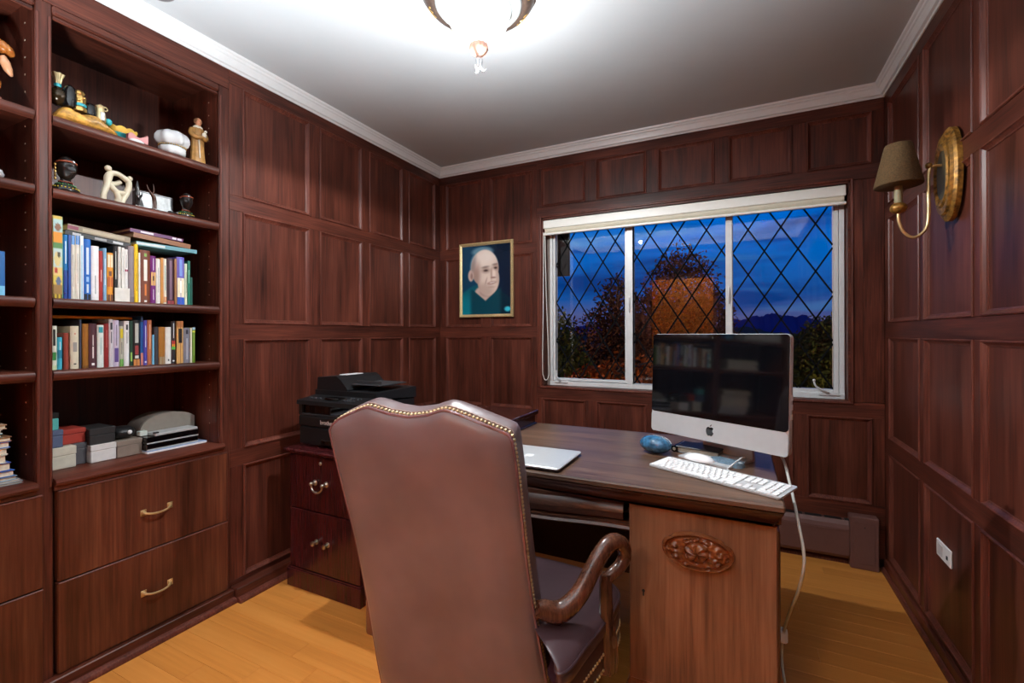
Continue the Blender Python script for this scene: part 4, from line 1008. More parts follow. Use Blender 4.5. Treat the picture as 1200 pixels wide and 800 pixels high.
# ------------------------------------------------------------------ armchair
chr_ = thing('desk_armchair', (-.655, 1.15, FZ), 'maroon leather desk armchair with brass nails and curved wooden arms', 'chair')
TL, TR_ = Vector((-.927, .837, 1.000)), Vector((-.456, .924, 1.004))
BL_, BR_ = Vector((-.890, .985, .260)), Vector((-.422, 1.078, .260))
CAM_U = [(0, -.012), (.012, 0), (.06, .017), (.14, .034), (.2, .045), (.228, .048), (.26, .045), (.35, .034), (.46, .028), (.56, .034), (.62, .044), (.655, .048), (.69, .045), (.766, .034), (.874, .016), (.96, .002), (.988, -.004), (1, -.016)]
def camel(u):
    for (a, x), (b, y) in zip(CAM_U[:-1], CAM_U[1:]):
        if u <= b: return x+(y-x)*(u-a)/(b-a)
    return CAM_U[-1][1]
wd = (TR_-TL).normalized(); nb = Vector((-wd.y, wd.x, 0)).normalized()      # towards the seat
upd = ((TL+TR_)/2-(BL_+BR_)/2).normalized()
nrm = (nb-upd*nb.dot(upd)).normalized()
def back_pt(u, v, d):
    p = (BL_*(1-u)+BR_*u)*(1-v)+(TL*(1-u)+TR_*u)*v
    p = p+Vector((0, 0, camel(u)*v**6))
    waist = .010*math.sin(math.pi*v)**2*(u-.5)*-2
    p = p+wd*waist
    return p+nrm*d
US = [0, .012, .03, .06, .1, .14, .17, .2, .228, .26, .30, .35, .40, .46, .51, .56, .59, .62, .655, .69, .73, .766, .82, .874, .92, .96, .975, .988, 1]
VS = [0, .08, .16, .25, .34, .43, .52, .61, .70, .78, .85, .90, .935, .96, .975, .988, 1]
def puff(u, v): return min(1, min(u, 1-u)/.10)**.5*min(1, (1-v)/.07+.0)**.5
TH = .088
def ins(u, k): return .5+(u-.5)*k
rear = [[tuple(back_pt(u, v, -.022*puff(u, v)-.004*math.sin(9*u+4*v)*puff(u, v)*(1-v))) for v in VS] for u in US]
ob_ = obj('back', MB().grid(rear), LEATHER, chr_, 75)
# welt along the edge of the rear panel
def perim(d, off=0):
    pts = [back_pt(0, v, d) for v in [i/24 for i in range(25)]]+[back_pt(u, 1, d) for u in [i/60 for i in range(1, 60)]]+[back_pt(1, v, d) for v in [1-i/24 for i in range(25)]]
    return pts
obj('welt', MB().tube(perim(.002), .0042, 6), leather('welt_leather', (126, 90, 92), .25, .05), ob_, 60)
# border strip between rear panel and front pad, then the front pad
def edge_grid(ds):
    rows = []
    cen = back_pt(.5, .55, 0)
    for d, grow in ds:
        row = []
        for p in perim(d):
            q = p-cen; q -= nrm*q.dot(nrm)
            row.append(tuple(p+q.normalized()*grow))
        rows.append(row)
    return rows
obj('border', MB().grid(edge_grid([(.0, -.001), (.006, .001), (.026, .0015), (.034, .004), (.050, .007), (.066, .006), (.080, .0), (.088, -.014)])), LEATHER, ob_, 75)
front = [[tuple(back_pt(ins(u, .95), .02+.965*v, TH-.008+.028*puff(u, v))) for v in VS] for u in US]
obj('front_pad', MB().grid(front), LEATHER, ob_, 75)
# brass nails on the border
nm = MB().sphere((0, 0, 0), (.0050, .0050, .0038), 8, 5)
me_n = bpy.data.meshes.new('nailhead'); me_n.from_pydata(nm.v, [], nm.f); me_n.polygons.foreach_set('use_smooth', [True]*len(nm.f)); me_n.materials.append(NAILM)
cen = back_pt(.5, .55, 0)
pp = perim(.013); acc = 0; last_ = pp[0]; step = .0102; cnt = 0
for a, b in zip(pp[:-1], pp[1:]):
    seg = (b-a).length; t = 0
    while acc+seg-t >= step:
        t += step-acc; acc = 0; p = a+(b-a)*(t/seg)
        q = p-cen; q -= nrm*q.dot(nrm); q.normalize()
        if p.z > .30:
            inst('nailhead', me_n, tuple(p+q*.003), ob_, q.to_track_quat('Z', 'Y')); cnt += 1
    acc += seg-t
# gimp braid next to the nails along the top edge
gm = MB(); top = [back_pt(i/70, 1, .024) for i in range(71)]
gm.tube([p+Vector((0, 0, .0025+.0012*(i % 2))) for i, p in enumerate(top)], .0034, 6); obj('braid', gm, plain('braid_trim', (132, 104, 92), .6, var=.3, scale=200), ob_, 60)

# seat: plan outline wrapping round the right of the back
nm = MB().sphere((0, 0, 0), (.0044, .0044, .003), 8, 5)
me_s = bpy.data.meshes.new('nailhead'); me_s.from_pydata(nm.v, [], nm.f); me_s.polygons.foreach_set('use_smooth', [True]*len(nm.f)); me_s.materials.append(NAILM)
scx, scy = -.655, 1.222
SEAT_R = [(0, 1.395), (.12, 1.394), (.22, 1.388), (.30, 1.368), (.345, 1.320), (.352, 1.25), (.342, 1.15), (.327, 1.05), (.318, .980), (.303, .948), (.287, .962), (.276, 1.02), (.264, 1.072), (.12, 1.078), (0, 1.078)]
SEAT_L = [(-.12, 1.076), (-.22, 1.068), (-.27, 1.08), (-.305, 1.13), (-.325, 1.20), (-.332, 1.27), (-.325, 1.32), (-.29, 1.366), (-.22, 1.388), (-.12, 1.394)]
SEAT_O = smooth_path([(x, y, 0) for x, y in SEAT_R+SEAT_L+[SEAT_R[0]]], 4)[:-1]
def ringp(k, z):
    return [(scx+p.x*k, 1.20+(p.y-1.20)*k, z) for p in SEAT_O]
st = MB().grid([ringp(k, z) for k, z in ((.97, .445), (1.0, .452), (1.012, .466), (1.005, .482), (.985, .494), (.94, .503), (.85, .511), (.7, .518), (.45, .524), (.2, .526), (.02, .5265))], closev=True, cap=True)
seat = obj('seat', st, SEATL, chr_, 75)
obj('seat_welt', MB().tube([Vector(p) for p in ringp(1.0, .484)]+[Vector(ringp(1.0, .484)[0])], .004, 6), SEATL, seat, 60)
apr = obj('seat_apron', MB().grid([ringp(k, z) for k, z in ((.95, .362), (.99, .364), (1.0, .375), (1.0, .44), (.995, .449), (.9, .450))], closev=True, cap=True), leather('apron_leather', (52, 28, 34), .34, .1), chr_, 75)
for zz in (.370, .410):
    rp_ = [Vector(p) for p in ringp(1.003, zz)]; rp_.append(rp_[0]); acc = 0; c_ = Vector((scx, 1.18, zz))
    stp = .0125
    for a, b in zip(rp_[:-1], rp_[1:]):
        seg = (b-a).length; t = 0
        while acc+seg-t >= stp:
            t += stp-acc; acc = 0; p = a+(b-a)*(t/seg); q = (p-c_).normalized()
            if p.x > -.42: inst('nailhead', me_s, tuple(p), apr, q.to_track_quat('Z', 'Y'))
        acc += seg-t
# arms
def arm(sgn):
    def X(p): return Vector(((p[0] if sgn > 0 else 2*scx-p[0]), p[1], p[2]))
    path = [(-.440, 1.022, .566), (-.426, 1.036, .559), (-.402, 1.056, .548), (-.380, 1.075, .556), (-.356, 1.105, .582), (-.338, 1.135, .622), (-.322, 1.165, .658), (-.306, 1.195, .678), (-.290, 1.222, .676), (-.278, 1.240, .655), (-.277, 1.243, .628), (-.288, 1.228, .605), (-.303, 1.205, .594), (-.312, 1.190, .583)]
    rad = [.019, .024, .027, .026, .024, .0225, .022, .022, .021, .0205, .0195, .0185, .0175, .014]
    sp = smooth_path([X(p) for p in path], 5); rr = lerp_list(rad, 5)
    a = obj('arm', MB().tube(sp, rr, 14, flat=.92), WARM_, chr_, 60)
    # facetted upright, broader at its foot
    po = MB(); rows = []
    for (x, y, z), hw, hd in (((-.312, 1.190, .600), .013, .016), ((-.312, 1.188, .580), .016, .019), ((-.311, 1.187, .53), .0165, .021), ((-.309, 1.187, .478), .018, .024), ((-.307, 1.187, .44), .024, .030), ((-.306, 1.187, .385), .025, .032), ((-.306, 1.187, .352), .022, .028)):
        c = X((x, y, z))
        rows.append([tuple(c+Vector((dx*hw, dy*hd, 0))) for dx, dy in ((1, 0), (.45, .8), (-.6, .95), (-1, .6), (-1, -.6), (-.6, -.95), (.45, -.8))])
    po.grid(rows, closev=True, cap=True); obj('arm_support', po, WARM_, a, 25)
    # outer back rail the arm is jointed to
    obj('back_post', MB().tube([X((-.402, 1.085, .37)), X((-.404, 1.080, .45)), X((-.412, 1.070, .55))], [.019, .018, .016], 10), WARM_, chr_, 40)
arm(1); arm(-1)
# swivel base
ba = MB().lathe([(.10, .350), (.10, .335), (.05, .320), (.032, .30), (.030, .20), (.045, .185), (.045, .155)], (scx, scy, 0), 20)
obj('swivel_column', ba, WARM_, chr_, 40)
for k in range(4):
    a = R(45+90*k); dx, dy = math.cos(a), math.sin(a)
    lg = obj('leg', MB().tube(smooth_path([(scx+dx*.03, scy+dy*.03, .170), (scx+dx*.12, scy+dy*.12, .165), (scx+dx*.22, scy+dy*.22, .115), (scx+dx*.28, scy+dy*.28, .088)]), lerp_list([.026, .024, .021, .018], 6), 10), WARM_, chr_, 60)
    T = Matrix.Translation((scx+dx*.285, scy+dy*.285, FZ+.027)) @ Matrix.Rotation(R(90), 4, 'X')
    obj('caster', MB().lathe([(.01, -.012), (.027, -.010), (.027, .010), (.01, .012)], (0, 0, 0), 16, T=T).tube([(scx+dx*.285, scy+dy*.285, FZ+.03), (scx+dx*.283, scy+dy*.283, .10)], .006, 8), BRASS, lg, 40)
# ------------------------------------------------------------------ books
XS = -2.105
G3, G4, GL = 'books standing on the upper book shelf', 'books standing on the lower book shelf', 'books lying flat on top of the standing books'
def spine_bands(o, bands, y0, y1, z0, h, xf):
    for col, a, b, *w in bands:
        q = w[0] if w else 0
        m = (y1-y0)*q
        box('spine_band' if q == 0 else 'title_strip', (xf-.001, y0+m+.0001, z0+h*a), (xf+.0005+.0003*(q > 0), y1-m-.0001, z0+h*b), pc(*col), o, 0)
def book(y0, y1, h, z, col, label, bands=(), depth=.15, xf=XS, group=None, rough=.45):
    y0 += .0004; y1 -= .0004; t = y1-y0; k = min(.0022, t*.2)
    mb = MB()
    rows = []
    for zz in (z, z+h):
        r_ = []
        n = 6
        for i in range(n+1): s = -1+2*i/n; r_.append((xf-.004*s*s if t > .01 else xf, y0+t*(i/n), zz))
        r_ += [(xf-depth, y1, zz), (xf-depth, y1-k, zz), (xf-.008, y1-k, zz), (xf-.008, y0+k, zz), (xf-depth, y0+k, zz), (xf-depth, y0, zz)]
        rows.append(r_)
    n = len(rows[0]); mb.grid(rows, closev=True)
    # caps as three boxes worth of quads: spine, two boards
    nn = 7
    for base_, flip in ((0, 0), (n, 1)):
        mb.f.append(tuple(base_+i for i in list(range(nn))+[nn+2, nn+3])); mb.f.append((base_+6, base_+7, base_+8, base_+9)); mb.f.append((base_+0, base_+10, base_+11, base_+12))
    o = obj('book', mb, pc(*col, rough), None)
    tag(o, label, 'book', group)
    box('pages', (xf-depth+.004, y0+k+.0002, z+.003), (xf-.0085, y1-k-.0002, z+h-.003), PAPER, o, 0)
    spine_bands(o, bands, y0+.0015 if t > .01 else y0, y1-.0015 if t > .01 else y1, z, h, xf-.0006)
    return o
WHT, CRM, INK, LBL = (228, 226, 218), (222, 214, 190), (40, 40, 48), (206, 222, 232)
B3 = [
 # y0, y1, h, colour, label, bands
 (.744, .758, .224, (28, 120, 186), 'sky blue paperback over a dark blue foot, right of the tall picture book', [((20, 40, 130), .0, .45), (LBL, .55, .9, .32), ((200, 60, 140), .08, .10)]),
 (.758, .765, .226, (24, 70, 150), 'thin dark blue paperback left of the blue capped white volumes', [((12, 30, 90), .1, .5)]),
 (.765, .777, .225, (226, 220, 204), 'left one of three white volumes with blue caps', [((24, 128, 204), .86, 1.0), ((150, 150, 150), .2, .7, .42)]),
 (.777, .790, .227, (230, 224, 210), 'middle one of three white volumes with blue caps', [((22, 120, 198), .86, 1.0), ((150, 150, 150), .25, .72, .42)]),
 (.790, .800, .229, (218, 226, 226), 'right one of three white volumes with blue caps, with a light blue edge', [((24, 134, 208), .86, 1.0), ((90, 180, 220), .0, .85, .36)]),
 (.800, .822, .220, (34, 104, 188), 'thick royal blue book with pale lettering and a black foot', [(LBL, .42, .86, .30), ((150, 190, 230), .30, .38, .3), ((20, 22, 30), .0, .10), (LBL, .12, .26, .34)]),
 (.822, .845, .199, (236, 236, 234), 'plain white hardcover right of the thick royal blue book', [((120, 120, 124), .12, .46, .44)]),
 (.844, .857, .184, (168, 52, 50), 'red slim book right of the plain white hardcover', [((226, 190, 180), .38, .62, .4)]),
 (.857, .868, .196, (132, 184, 218), 'pale blue thin book right of the red slim book', [((240, 244, 246), .3, .8, .38)]),
 (.868, .888, .181, (226, 150, 50), 'orange illustrated book beside the black patterned spine', [((110, 62, 30), .0, .14), ((240, 216, 176), .7, .96), ((190, 96, 28), .3, .5), ((120, 70, 40), .52, .62, .25)]),
 (.888, .902, .210, (26, 26, 26), 'black spine with pale speckled lettering, behind the small white card', [((190, 190, 180), .4, .9, .36)]),
 (.902, .913, .209, WHT, 'first white booklet behind the small white card', [((170, 170, 170), .5, .9, .4)]),
 (.913, .922, .207, (222, 218, 210), 'second white booklet behind the small white card', [((150, 150, 150), .55, .85, .4)]),
 (.922, .935, .202, (232, 230, 226), 'third white booklet, with a plum mark, behind the small white card', [((150, 40, 80), .58, .62), ((120, 110, 110), .65, .9, .42)]),
 (.936, .955, .218, (140, 128, 132), 'mauve grey hardcover left of the bright yellow spine', [((112, 100, 106), .0, .1)]),
 (.955, .968, .228, (244, 200, 40), 'tall bright yellow spine in the middle of the row', [((60, 50, 30), .2, .75, .42)]),
 (.968, .974, .196, WHT, 'very thin white spine right of the bright yellow one', []),
 (.974, 1.009, .209, (116, 62, 42), 'thick brown guide book with large white lettering', [((236, 228, 216), .42, .82, .32), ((214, 120, 50), .14, .36, .40), ((120, 160, 60), .88, .94, .36), ((230, 230, 224), .02, .05, .36)]),
 (1.009, 1.029, .190, (112, 32, 112), 'purple book with an orange picture band', [((222, 170, 96), .38, .66), ((60, 40, 30), .48, .58, .34), ((220, 200, 226), .70, .95, .42), ((220, 200, 226), .08, .3, .42)]),
 (1.029, 1.045, .182, (228, 226, 216), 'clean white paperback right of the purple book', [((110, 110, 120), .25, .8, .44)]),
 (1.045, 1.055, .188, (196, 134, 62), 'narrow tan spine right of the clean white paperback', []),
 (1.055, 1.068, .186, (230, 224, 206), 'cream paperback with a teal title left of the dark plum book', [((60, 150, 160), .3, .85, .38), ((210, 140, 90), .04, .16)]),
 (1.068, 1.096, .190, (60, 36, 46), 'wide dark plum book with a red label at its foot', [((150, 60, 66), .0, .08), ((120, 90, 110), .1, .95, .30)]),
 (1.096, 1.105, .191, (152, 104, 62), 'narrow brown spine left of the violet and cream book', []),
 (1.105, 1.135, .201, (104, 92, 178), 'violet over cream book with a blue foot', [((232, 220, 190), .16, .56), ((40, 90, 190), .0, .155), ((120, 150, 214), .6, .95, .3), ((240, 240, 240), .25, .5, .4)]),
 (1.135, 1.147, .176, (206, 216, 190), 'thin pale green spine left of the teal green books', [((90, 110, 90), .3, .8, .42)]),
 (1.147, 1.157, .189, (20, 112, 88), 'teal green book near the right end of the upper book shelf', [((200, 220, 200), .5, .8, .44)]),
 (1.1575, 1.166, .120, (14, 80, 66), 'short dark green booklet at the right end of the upper book shelf', []),
]
for y0, y1, h, col, lab, bands in B3: book(y0, y1, h, SH[2], col, lab, bands, group=G3)
B4 = [
 (.716, .732, .152, (226, 226, 206), 'cream spine with big dark letters and a green leaf, first on the lower book shelf', [((40, 44, 40), .55, .92, .25), ((60, 140, 70), .22, .4, .12), ((206, 220, 170), .0, .1)]),
 (.732, .746, .113, (70, 176, 198), 'short turquoise book near the left end of the lower book shelf', [((30, 120, 150), .35, .6), ((230, 240, 240), .6, .85, .38)]),
 (.749, .763, .128, (150, 66, 52), 'short brick red book right of the turquoise one', []),
 (.767, .791, .152, (212, 202, 176), 'thick cream novel with grey script lettering', [((150, 146, 140), .40, .62, .24), ((200, 130, 110), .8, .84, .4), ((60, 50, 40), .10, .13, .32)]),
 (.792, .797, .176, (60, 62, 78), 'very thin tall dark spine right of the thick cream novel', []),
 (.800, .818, .161, (150, 98, 34), 'golden brown old book left of the dark plum spine', [((110, 68, 24), .0, .06)]),
 (.818, .842, .162, (78, 44, 50), 'dark plum spine with white lettering', [((226, 216, 210), .22, .48, .40), ((226, 216, 210), .5, .74, .44), ((236, 230, 224), .06, .11, .3)]),
 (.843, .863, .157, (216, 224, 216), 'pale spine with a teal square at its head', [((50, 150, 160), .82, .95, .12), ((150, 190, 190), .3, .7, .42)]),
 (.863, .878, .163, (136, 38, 38), 'dark red spine right of the teal squared one', [((196, 120, 110), .45, .85, .42)]),
 (.878, .892, .179, (206, 202, 206), 'grey white spine with dark marks and a violet foot', [((40, 40, 48), .78, .93, .2), ((80, 66, 140), .05, .4, .5), ((70, 66, 76), .5, .74, .36)]),
 (.892, .910, .176, (196, 186, 206), 'pale lilac spine left of the yellow and green one', [((90, 70, 130), .1, .4, .1), ((110, 104, 120), .45, .9, .4)]),
 (.910, .924, .154, (176, 174, 156), 'grey spine with a yellow square and a green foot', [((206, 186, 40), .70, .93, .1), ((90, 160, 60), .0, .18), ((120, 116, 110), .3, .6, .36)]),
 (.925, .943, .174, (222, 222, 220), 'white spine with a black emblem and thin lettering', [((30, 30, 34), .8, .92, .28), ((130, 128, 130), .5, .75, .4)]),
 (.943, .953, .174, (32, 60, 44), 'dark green spine with a yellow flash', [((200, 190, 50), .35, .6), ((150, 190, 90), .1, .3, .2)]),
 (.954, .978, .178, (30, 28, 30), 'black spine covered in pale letters with an orange foot', [((180, 180, 172), .5, .93, .22), ((150, 60, 60), .24, .44, .22), ((200, 130, 70), .0, .14), ((206, 206, 200), .16, .22, .2)]),
 (.978, .989, .195, (32, 86, 150), 'tallest blue spine on the lower book shelf', [((214, 130, 100), .0, .25), ((20, 30, 50), .88, 1.0)]),
 (.989, 1.003, .178, (74, 70, 160), 'violet blue spine with white lettering', [((220, 220, 236), .4, .88, .38), ((236, 236, 240), .05, .09, .25)]),
 (1.003, 1.019, .179, (176, 104, 70), 'terracotta spine right of the violet blue one', [((226, 186, 150), .35, .9, .40)]),
 (1.019, 1.026, .121, (112, 176, 210), 'short narrow light blue spine right of the terracotta one', []),
 (1.026, 1.043, .152, (58, 58, 64), 'charcoal spine left of the golden brown pair', []),
 (1.043, 1.067, .152, (158, 104, 40), 'thick golden brown spine left of the plain white book', [((150, 130, 100), .0, .2)]),
 (1.067, 1.089, .152, (222, 220, 214), 'plain white book left of the rainbow striped spine', [((60, 60, 60), .08, .13, .36)]),
 (1.089, 1.105, .177, (36, 34, 38), 'black spine with a red, yellow and green stripe', [((190, 50, 50), .46, .54), ((226, 150, 40), .40, .46), ((90, 190, 70), .33, .40), ((190, 186, 180), .6, .95, .36), ((226, 226, 226), .05, .08, .2)]),
 (1.110, 1.136, .178, (206, 160, 96), 'tan spine with a black title block', [((36, 30, 28), .48, .82, .2), ((120, 76, 40), .0, 1.0, .46), ((176, 110, 60), .85, 1.0)]),
 (1.136, 1.162, .150, (120, 120, 130), 'wide grey blue spine near the right end of the lower book shelf', [((40, 40, 50), .82, .94, .3), ((160, 160, 170), .1, .7, .36)]),
 (1.162, 1.169, .150, (216, 214, 190), 'thin cream spine left of the bright green book', []),
 (1.169, 1.184, .152, (96, 130, 40), 'bright green book at the right end of the lower book shelf', [((160, 190, 220), .93, 1.0), ((214, 214, 70), .86, .9), ((150, 180, 90), .2, .8, .4)]),
]
for y0, y1, h, col, lab, bands in B4: book(y0, y1, h, SH[3], col, lab, bands, depth=.13, group=G4, xf=-2.115)
# comic picture book: spine with a printed picture
o = book(.7165, .7442, .285, SH[2], (214, 190, 96), 'tall picture book with a colourful drawn spine, far left of the upper book shelf', depth=.2, group=G3)
def comic(u, v):
    if v < .03: c = (220, 190, 70)
    elif v < .20: c = (178, 206, 200) if (u-.5)**2/.2+(v-.13)**2/.004 > .5 else (140, 92, 60)
    elif v < .32: c = (236, 150, 30)
    elif v < .40: c = (90, 140, 76)
    elif v < .62:
        c = (196, 214, 206); 
        if (u-.45)**2/.13+(v-.52)**2/.008 < 1: c = (226, 206, 140)
        if (u-.6)**2/.03+(v-.47)**2/.0012 < 1: c = (90, 82, 60)
    elif v < .72: c = (238, 204, 130) if (u-.3)**2+(v-.66)**2*14 > .02 else (190, 60, 50)
    elif v < .84: c = (226, 196, 90) if (u-.55)**2/.12+(v-.79)**2/.004 > .6 else (110, 124, 150)
    elif v < .95: c = (170, 128, 76)
    else: c = (222, 190, 60) if int(u*5) % 2 else (120, 90, 40)
    if u > .9: c = (90, 170, 120)
    return srgb(*c)
g0 = MB(); g0.grid([[(XS+.0006, .718+.0248*i/10, SH[2]+.283*(1-j/70)+.001) for j in range(71)] for i in range(11)]); g0.c = [comic(i/10, j/70) for i in range(11) for j in range(71)]
obj('spine_picture', g0, PRINT, o)
def lying(y0, y1, z, t, col, label, bands=(), tilt=0, depth=.16, xf=-2.13, group=GL, fore=False, cat='book'):
    T = Matrix.Translation((0, y0, z)) @ Matrix.Rotation(tilt, 4, 'X')
    L_ = y1-y0; k = min(.002, t*.18)
    mb = MB(); mb.T = T
    if fore:                                  # fore-edge towards the room, spine at the back
        mb.box((xf-depth, 0, 0), (xf, L_, k)).box((xf-depth, 0, t-k), (xf, L_, t)).box((xf-depth, 0, k), (xf-depth+k, L_, t-k))
    else:
        mb.box((xf-depth, 0, 0), (xf, L_, k)).box((xf-depth, 0, t-k), (xf, L_, t)).box((xf-k, 0, k), (xf, L_, t-k))
    o = obj('book', mb, pc(*col), None); tag(o, label, cat, group)
    m2 = MB(); m2.T = T
    m2.box((xf-depth+.003, .003, k+.0001), (xf-(.004 if fore else k+.0002), L_-.003, t-k-.0001)); obj('pages', m2, PAPER, o)
    for c2, a, b in bands:
        m3 = MB(); m3.T = T; m3.box((xf-.001, L_*a, t*.22), (xf+.0005, L_*b, t*.78)); obj('title_strip', m3, pc(*c2), o)
    return o
lying(.758, .956, 1.5865, .015, (24, 24, 26), 'black book lying under the tan one on the blue books', [((170, 170, 170), .1, .22), ((150, 150, 150), .42, .6), ((190, 190, 190), .7, .86)], R(-4.6))
lying(.764, .952, 1.6035, .022, (140, 122, 96), 'tan book with a maroon end lying topmost over the blue books', [((130, 40, 66), .0, .16), ((176, 160, 130), .22, .9)], R(-4.6))
lying(.972, 1.198, 1.5852, .016, (96, 150, 160), 'teal grey book lying lowest over the brown and purple books', [((206, 212, 208), .0, .45)])
lying(.962, 1.172, 1.6155, .019, (140, 86, 44), 'plain brown book lying in the middle over the purple book', (), R(-3.8))
lying(.952, 1.142, 1.6355, .013, (96, 30, 92), 'purple book with white ends lying topmost over the purple book', [((226, 220, 226), .18, .42), ((226, 220, 226), .78, .86), ((206, 200, 210), .88, .97)], R(-2.6))
lying(.720, .962, 1.2905, .009, (214, 150, 40), 'flat mustard yellow book lying across the lower book row', tilt=0, xf=-2.14)
cd = box('note_card', (-2.101, .889, SH[2]), (-2.098, .936, SH[2]+.052), plain('white_card', (226, 222, 212), .8), None, .0005); tag(cd, 'small blank white card leaning against the black and white spines', 'card')
# bay cut by the left edge
book(.556, .604, .142, SH[2], (16, 96, 160), 'bright blue book with a yellow dot, alone in the left bay of the bookcase', [((236, 200, 40), .62, .86, .30), ((120, 190, 220), .0, .22), ((190, 214, 226), .3, .55, .4)])
PV = ['pale grey volume first from the outer end of the left bay row', 'light grey volume second from the outer end of the left bay row', 'off white volume third from the outer end of the left bay row', 'pale grey volume fourth in the left bay row', 'light grey volume fifth in the left bay row', 'off white volume in the middle of the left bay row', 'pale grey volume just past the middle of the left bay row', 'light grey volume eighth in the left bay row', 'off white volume third from the inner end of the left bay row', 'pale grey volume second from the inner end of the left bay row', 'light grey volume at the inner end of the left bay row']
for k in range(11):
    y = .135+k*.028
    book(y, y+.026, .19+.012*((k*7) % 4)/3, SH[2], [(206, 204, 198), (190, 190, 188), (214, 212, 206)][k % 3], PV[k], [((120, 120, 124), .4, .8, .4)], group='pale volumes in the left bay')
PM = ['grey green magazine lowest in the flat pile of the left bay', 'white magazine second from below in the flat pile of the left bay', 'green magazine in the middle of the flat pile of the left bay', 'light grey magazine second from the top of the flat pile of the left bay', 'dark grey magazine on top of the flat pile of the left bay']
for k in range(5):
    lying(.30+.012*(k % 3), .57-.01*(k % 2), SH[3]+k*.0165+.0004, .016, [(150, 160, 158), (206, 206, 200), (96, 116, 110), (190, 190, 186), (70, 84, 84)][k], PM[k], fore=True, group='flat pile in the left bay')
STK = [(.660, .008, (150, 160, 166), 'grey magazine at the very bottom of the left bay book stack'), (.652, .007, (206, 212, 214), 'white magazine just above the bottom one in the left bay book stack'),
       (.646, .012, (120, 150, 170), 'grey blue slim book, third from the bottom of the left bay stack'), (.640, .020, (56, 104, 176), 'blue covered thick book low in the left bay stack'),
       (.632, .026, (60, 90, 170), 'thick white paged book with blue boards in the left bay stack'), (.622, .026, (200, 196, 186), 'thick pale book with no jacket, midway up the left bay stack'),
       (.625, .021, (190, 182, 160), 'cream book below the blue edged one in the left bay stack'), (.630, .020, (66, 110, 178), 'book with thin blue boards in the upper left bay stack'),
       (.633, .015, (140, 100, 72), 'book with tan boards near the top of the left bay stack'), (.612, .012, (70, 130, 126), 'teal book near the top of the left bay stack'),
       (.612, .013, (206, 200, 190), 'white book second from the top of the left bay stack'), (.622, .014, (170, 140, 110), 'tan book lying topmost on the left bay stack')]
zz = .7452
for ye, t, col, lab in STK:
    lying(ye-.248, ye-.013, zz, t, col, lab, fore=True, xf=-2.115, depth=.17, group='stacked books at the bottom of the left bay'); zz += t+.0003

# ------------------------------------------------------------------ boxes and gadgets on the counter
ZC = .7452
def carton(name, a, b, mat, label, lid=None, cat='box', c=.002, lidmat=None):
    a = list(a); b = list(b)
    t = thing(name, ((a[0]+b[0])/2, (a[1]+b[1])/2, min(a[2], b[2])), label, cat)
    if lid:
        box('tray', a, (b[0], b[1], b[2]-lid-.0006), mat, t, c); box('lid', (a[0]-.001, a[1]-.001, b[2]-lid), (b[0]+.001, b[1]+.001, b[2]), lidmat or mat, t, c)
    else:
        box('tray', a, b, mat, t, c)
    return t
carton('gift_box', (-2.31, .742, ZC), (-2.195, .811, ZC+.078), plain('cream_box', (216, 208, 188), .6), 'cream cardboard box on the counter under the red and blue boxes', .03)
carton('gift_box', (-2.33, .8125, ZC), (-2.218, .850, ZC+.080), plain('slate_box', (86, 84, 88), .6), 'dark grey slim box standing right of the cream box', .02)
carton('gift_box', (-2.30, .710, ZC+.0785), (-2.205, .778, ZC+.142), plain('blue_grey_box', (92, 106, 136), .55), 'blue grey box standing on the cream box at the left post', .02)
carton('gift_box', (-2.34, .782, ZC+.0805), (-2.225, .850, ZC+.135), plain('red_box', (172, 62, 50), .5), 'brick red box on the grey and cream boxes', .018)
carton('gift_box', (-2.29, .716, ZC+.1425), (-2.207, .767, ZC+.205), plain('turquoise_box', (96, 196, 190), .5), 'small turquoise box with a dark lid on the blue grey box', .02, lidmat=plain('dark_lid', (30, 28, 26), .5))
carton('gift_box', (-2.33, .8535, ZC), (-2.192, .9315, ZC+.066), plain('white_box', (222, 220, 216), .5), 'white box on the counter under the black box', .022)
carton('gift_box', (-2.33, .852, ZC+.0665), (-2.200, .932, ZC+.128), plain('black_box', (46, 44, 44), .55), 'black box on the white box', .026)
carton('gift_box', (-2.31, .9345, ZC), (-2.192, 1.0195, ZC+.064), plain('taupe_box', (136, 122, 110), .5), 'taupe box on the counter under the black pouch', .02)
po = thing('pouch', (-2.25, .976, ZC+.0645), 'black rounded pouch with a white button on the taupe box', 'pouch')
rows = []
for i in range(13):
    s = -1+2*i/12; w = max(.03, 1-abs(s)**2.6)**.5
    rows.append([(-2.252+.045*w*math.cos(t), .976+s*.040, ZC+.0645+.026+.0258*w*math.sin(t)) for t in [2*math.pi*k/18 for k in range(18)]])
obj('pouch_body', MB().grid(rows, closev=True, cap=True), plain('pouch_leather', (30, 29, 30), .45, bump=.3, scale=120), po, 60)
obj('button', MB().sphere((-2.208, .984, ZC+.0645+.028), (.004, .0085, .0085), 12, 8), WHITEP, po, 60)
hr = thing('half_round_box', (-2.33, 1.15, ZC), 'grey half round case standing behind the pile of black gadgets', 'case')
arc = [(1.035, ZC)]+[(1.15-.115*math.cos(R(a)), ZC+.070+.075*math.sin(R(a))**.75) for a in range(0, 181, 10)]+[(1.265-.0, ZC)]
arc = [(min(max(y, 1.036), 1.250), z) for y, z in arc]
GREYV = plain('grey_velour', (140, 134, 124), .8, var=.06)
obj('front_face', MB().prism(arc, lambda p: (-2.255, *p), lambda p: (-2.243, *p)), GREYV, hr, 40)
obj('case_body', MB().prism([(1.15+(y-1.15)*.985, ZC+(z-ZC)*.985) for y, z in arc], lambda p: (-2.36, *p), lambda p: (-2.2555, *p)), plain('grey_velour_side', (112, 104, 96), .8), hr, 40)
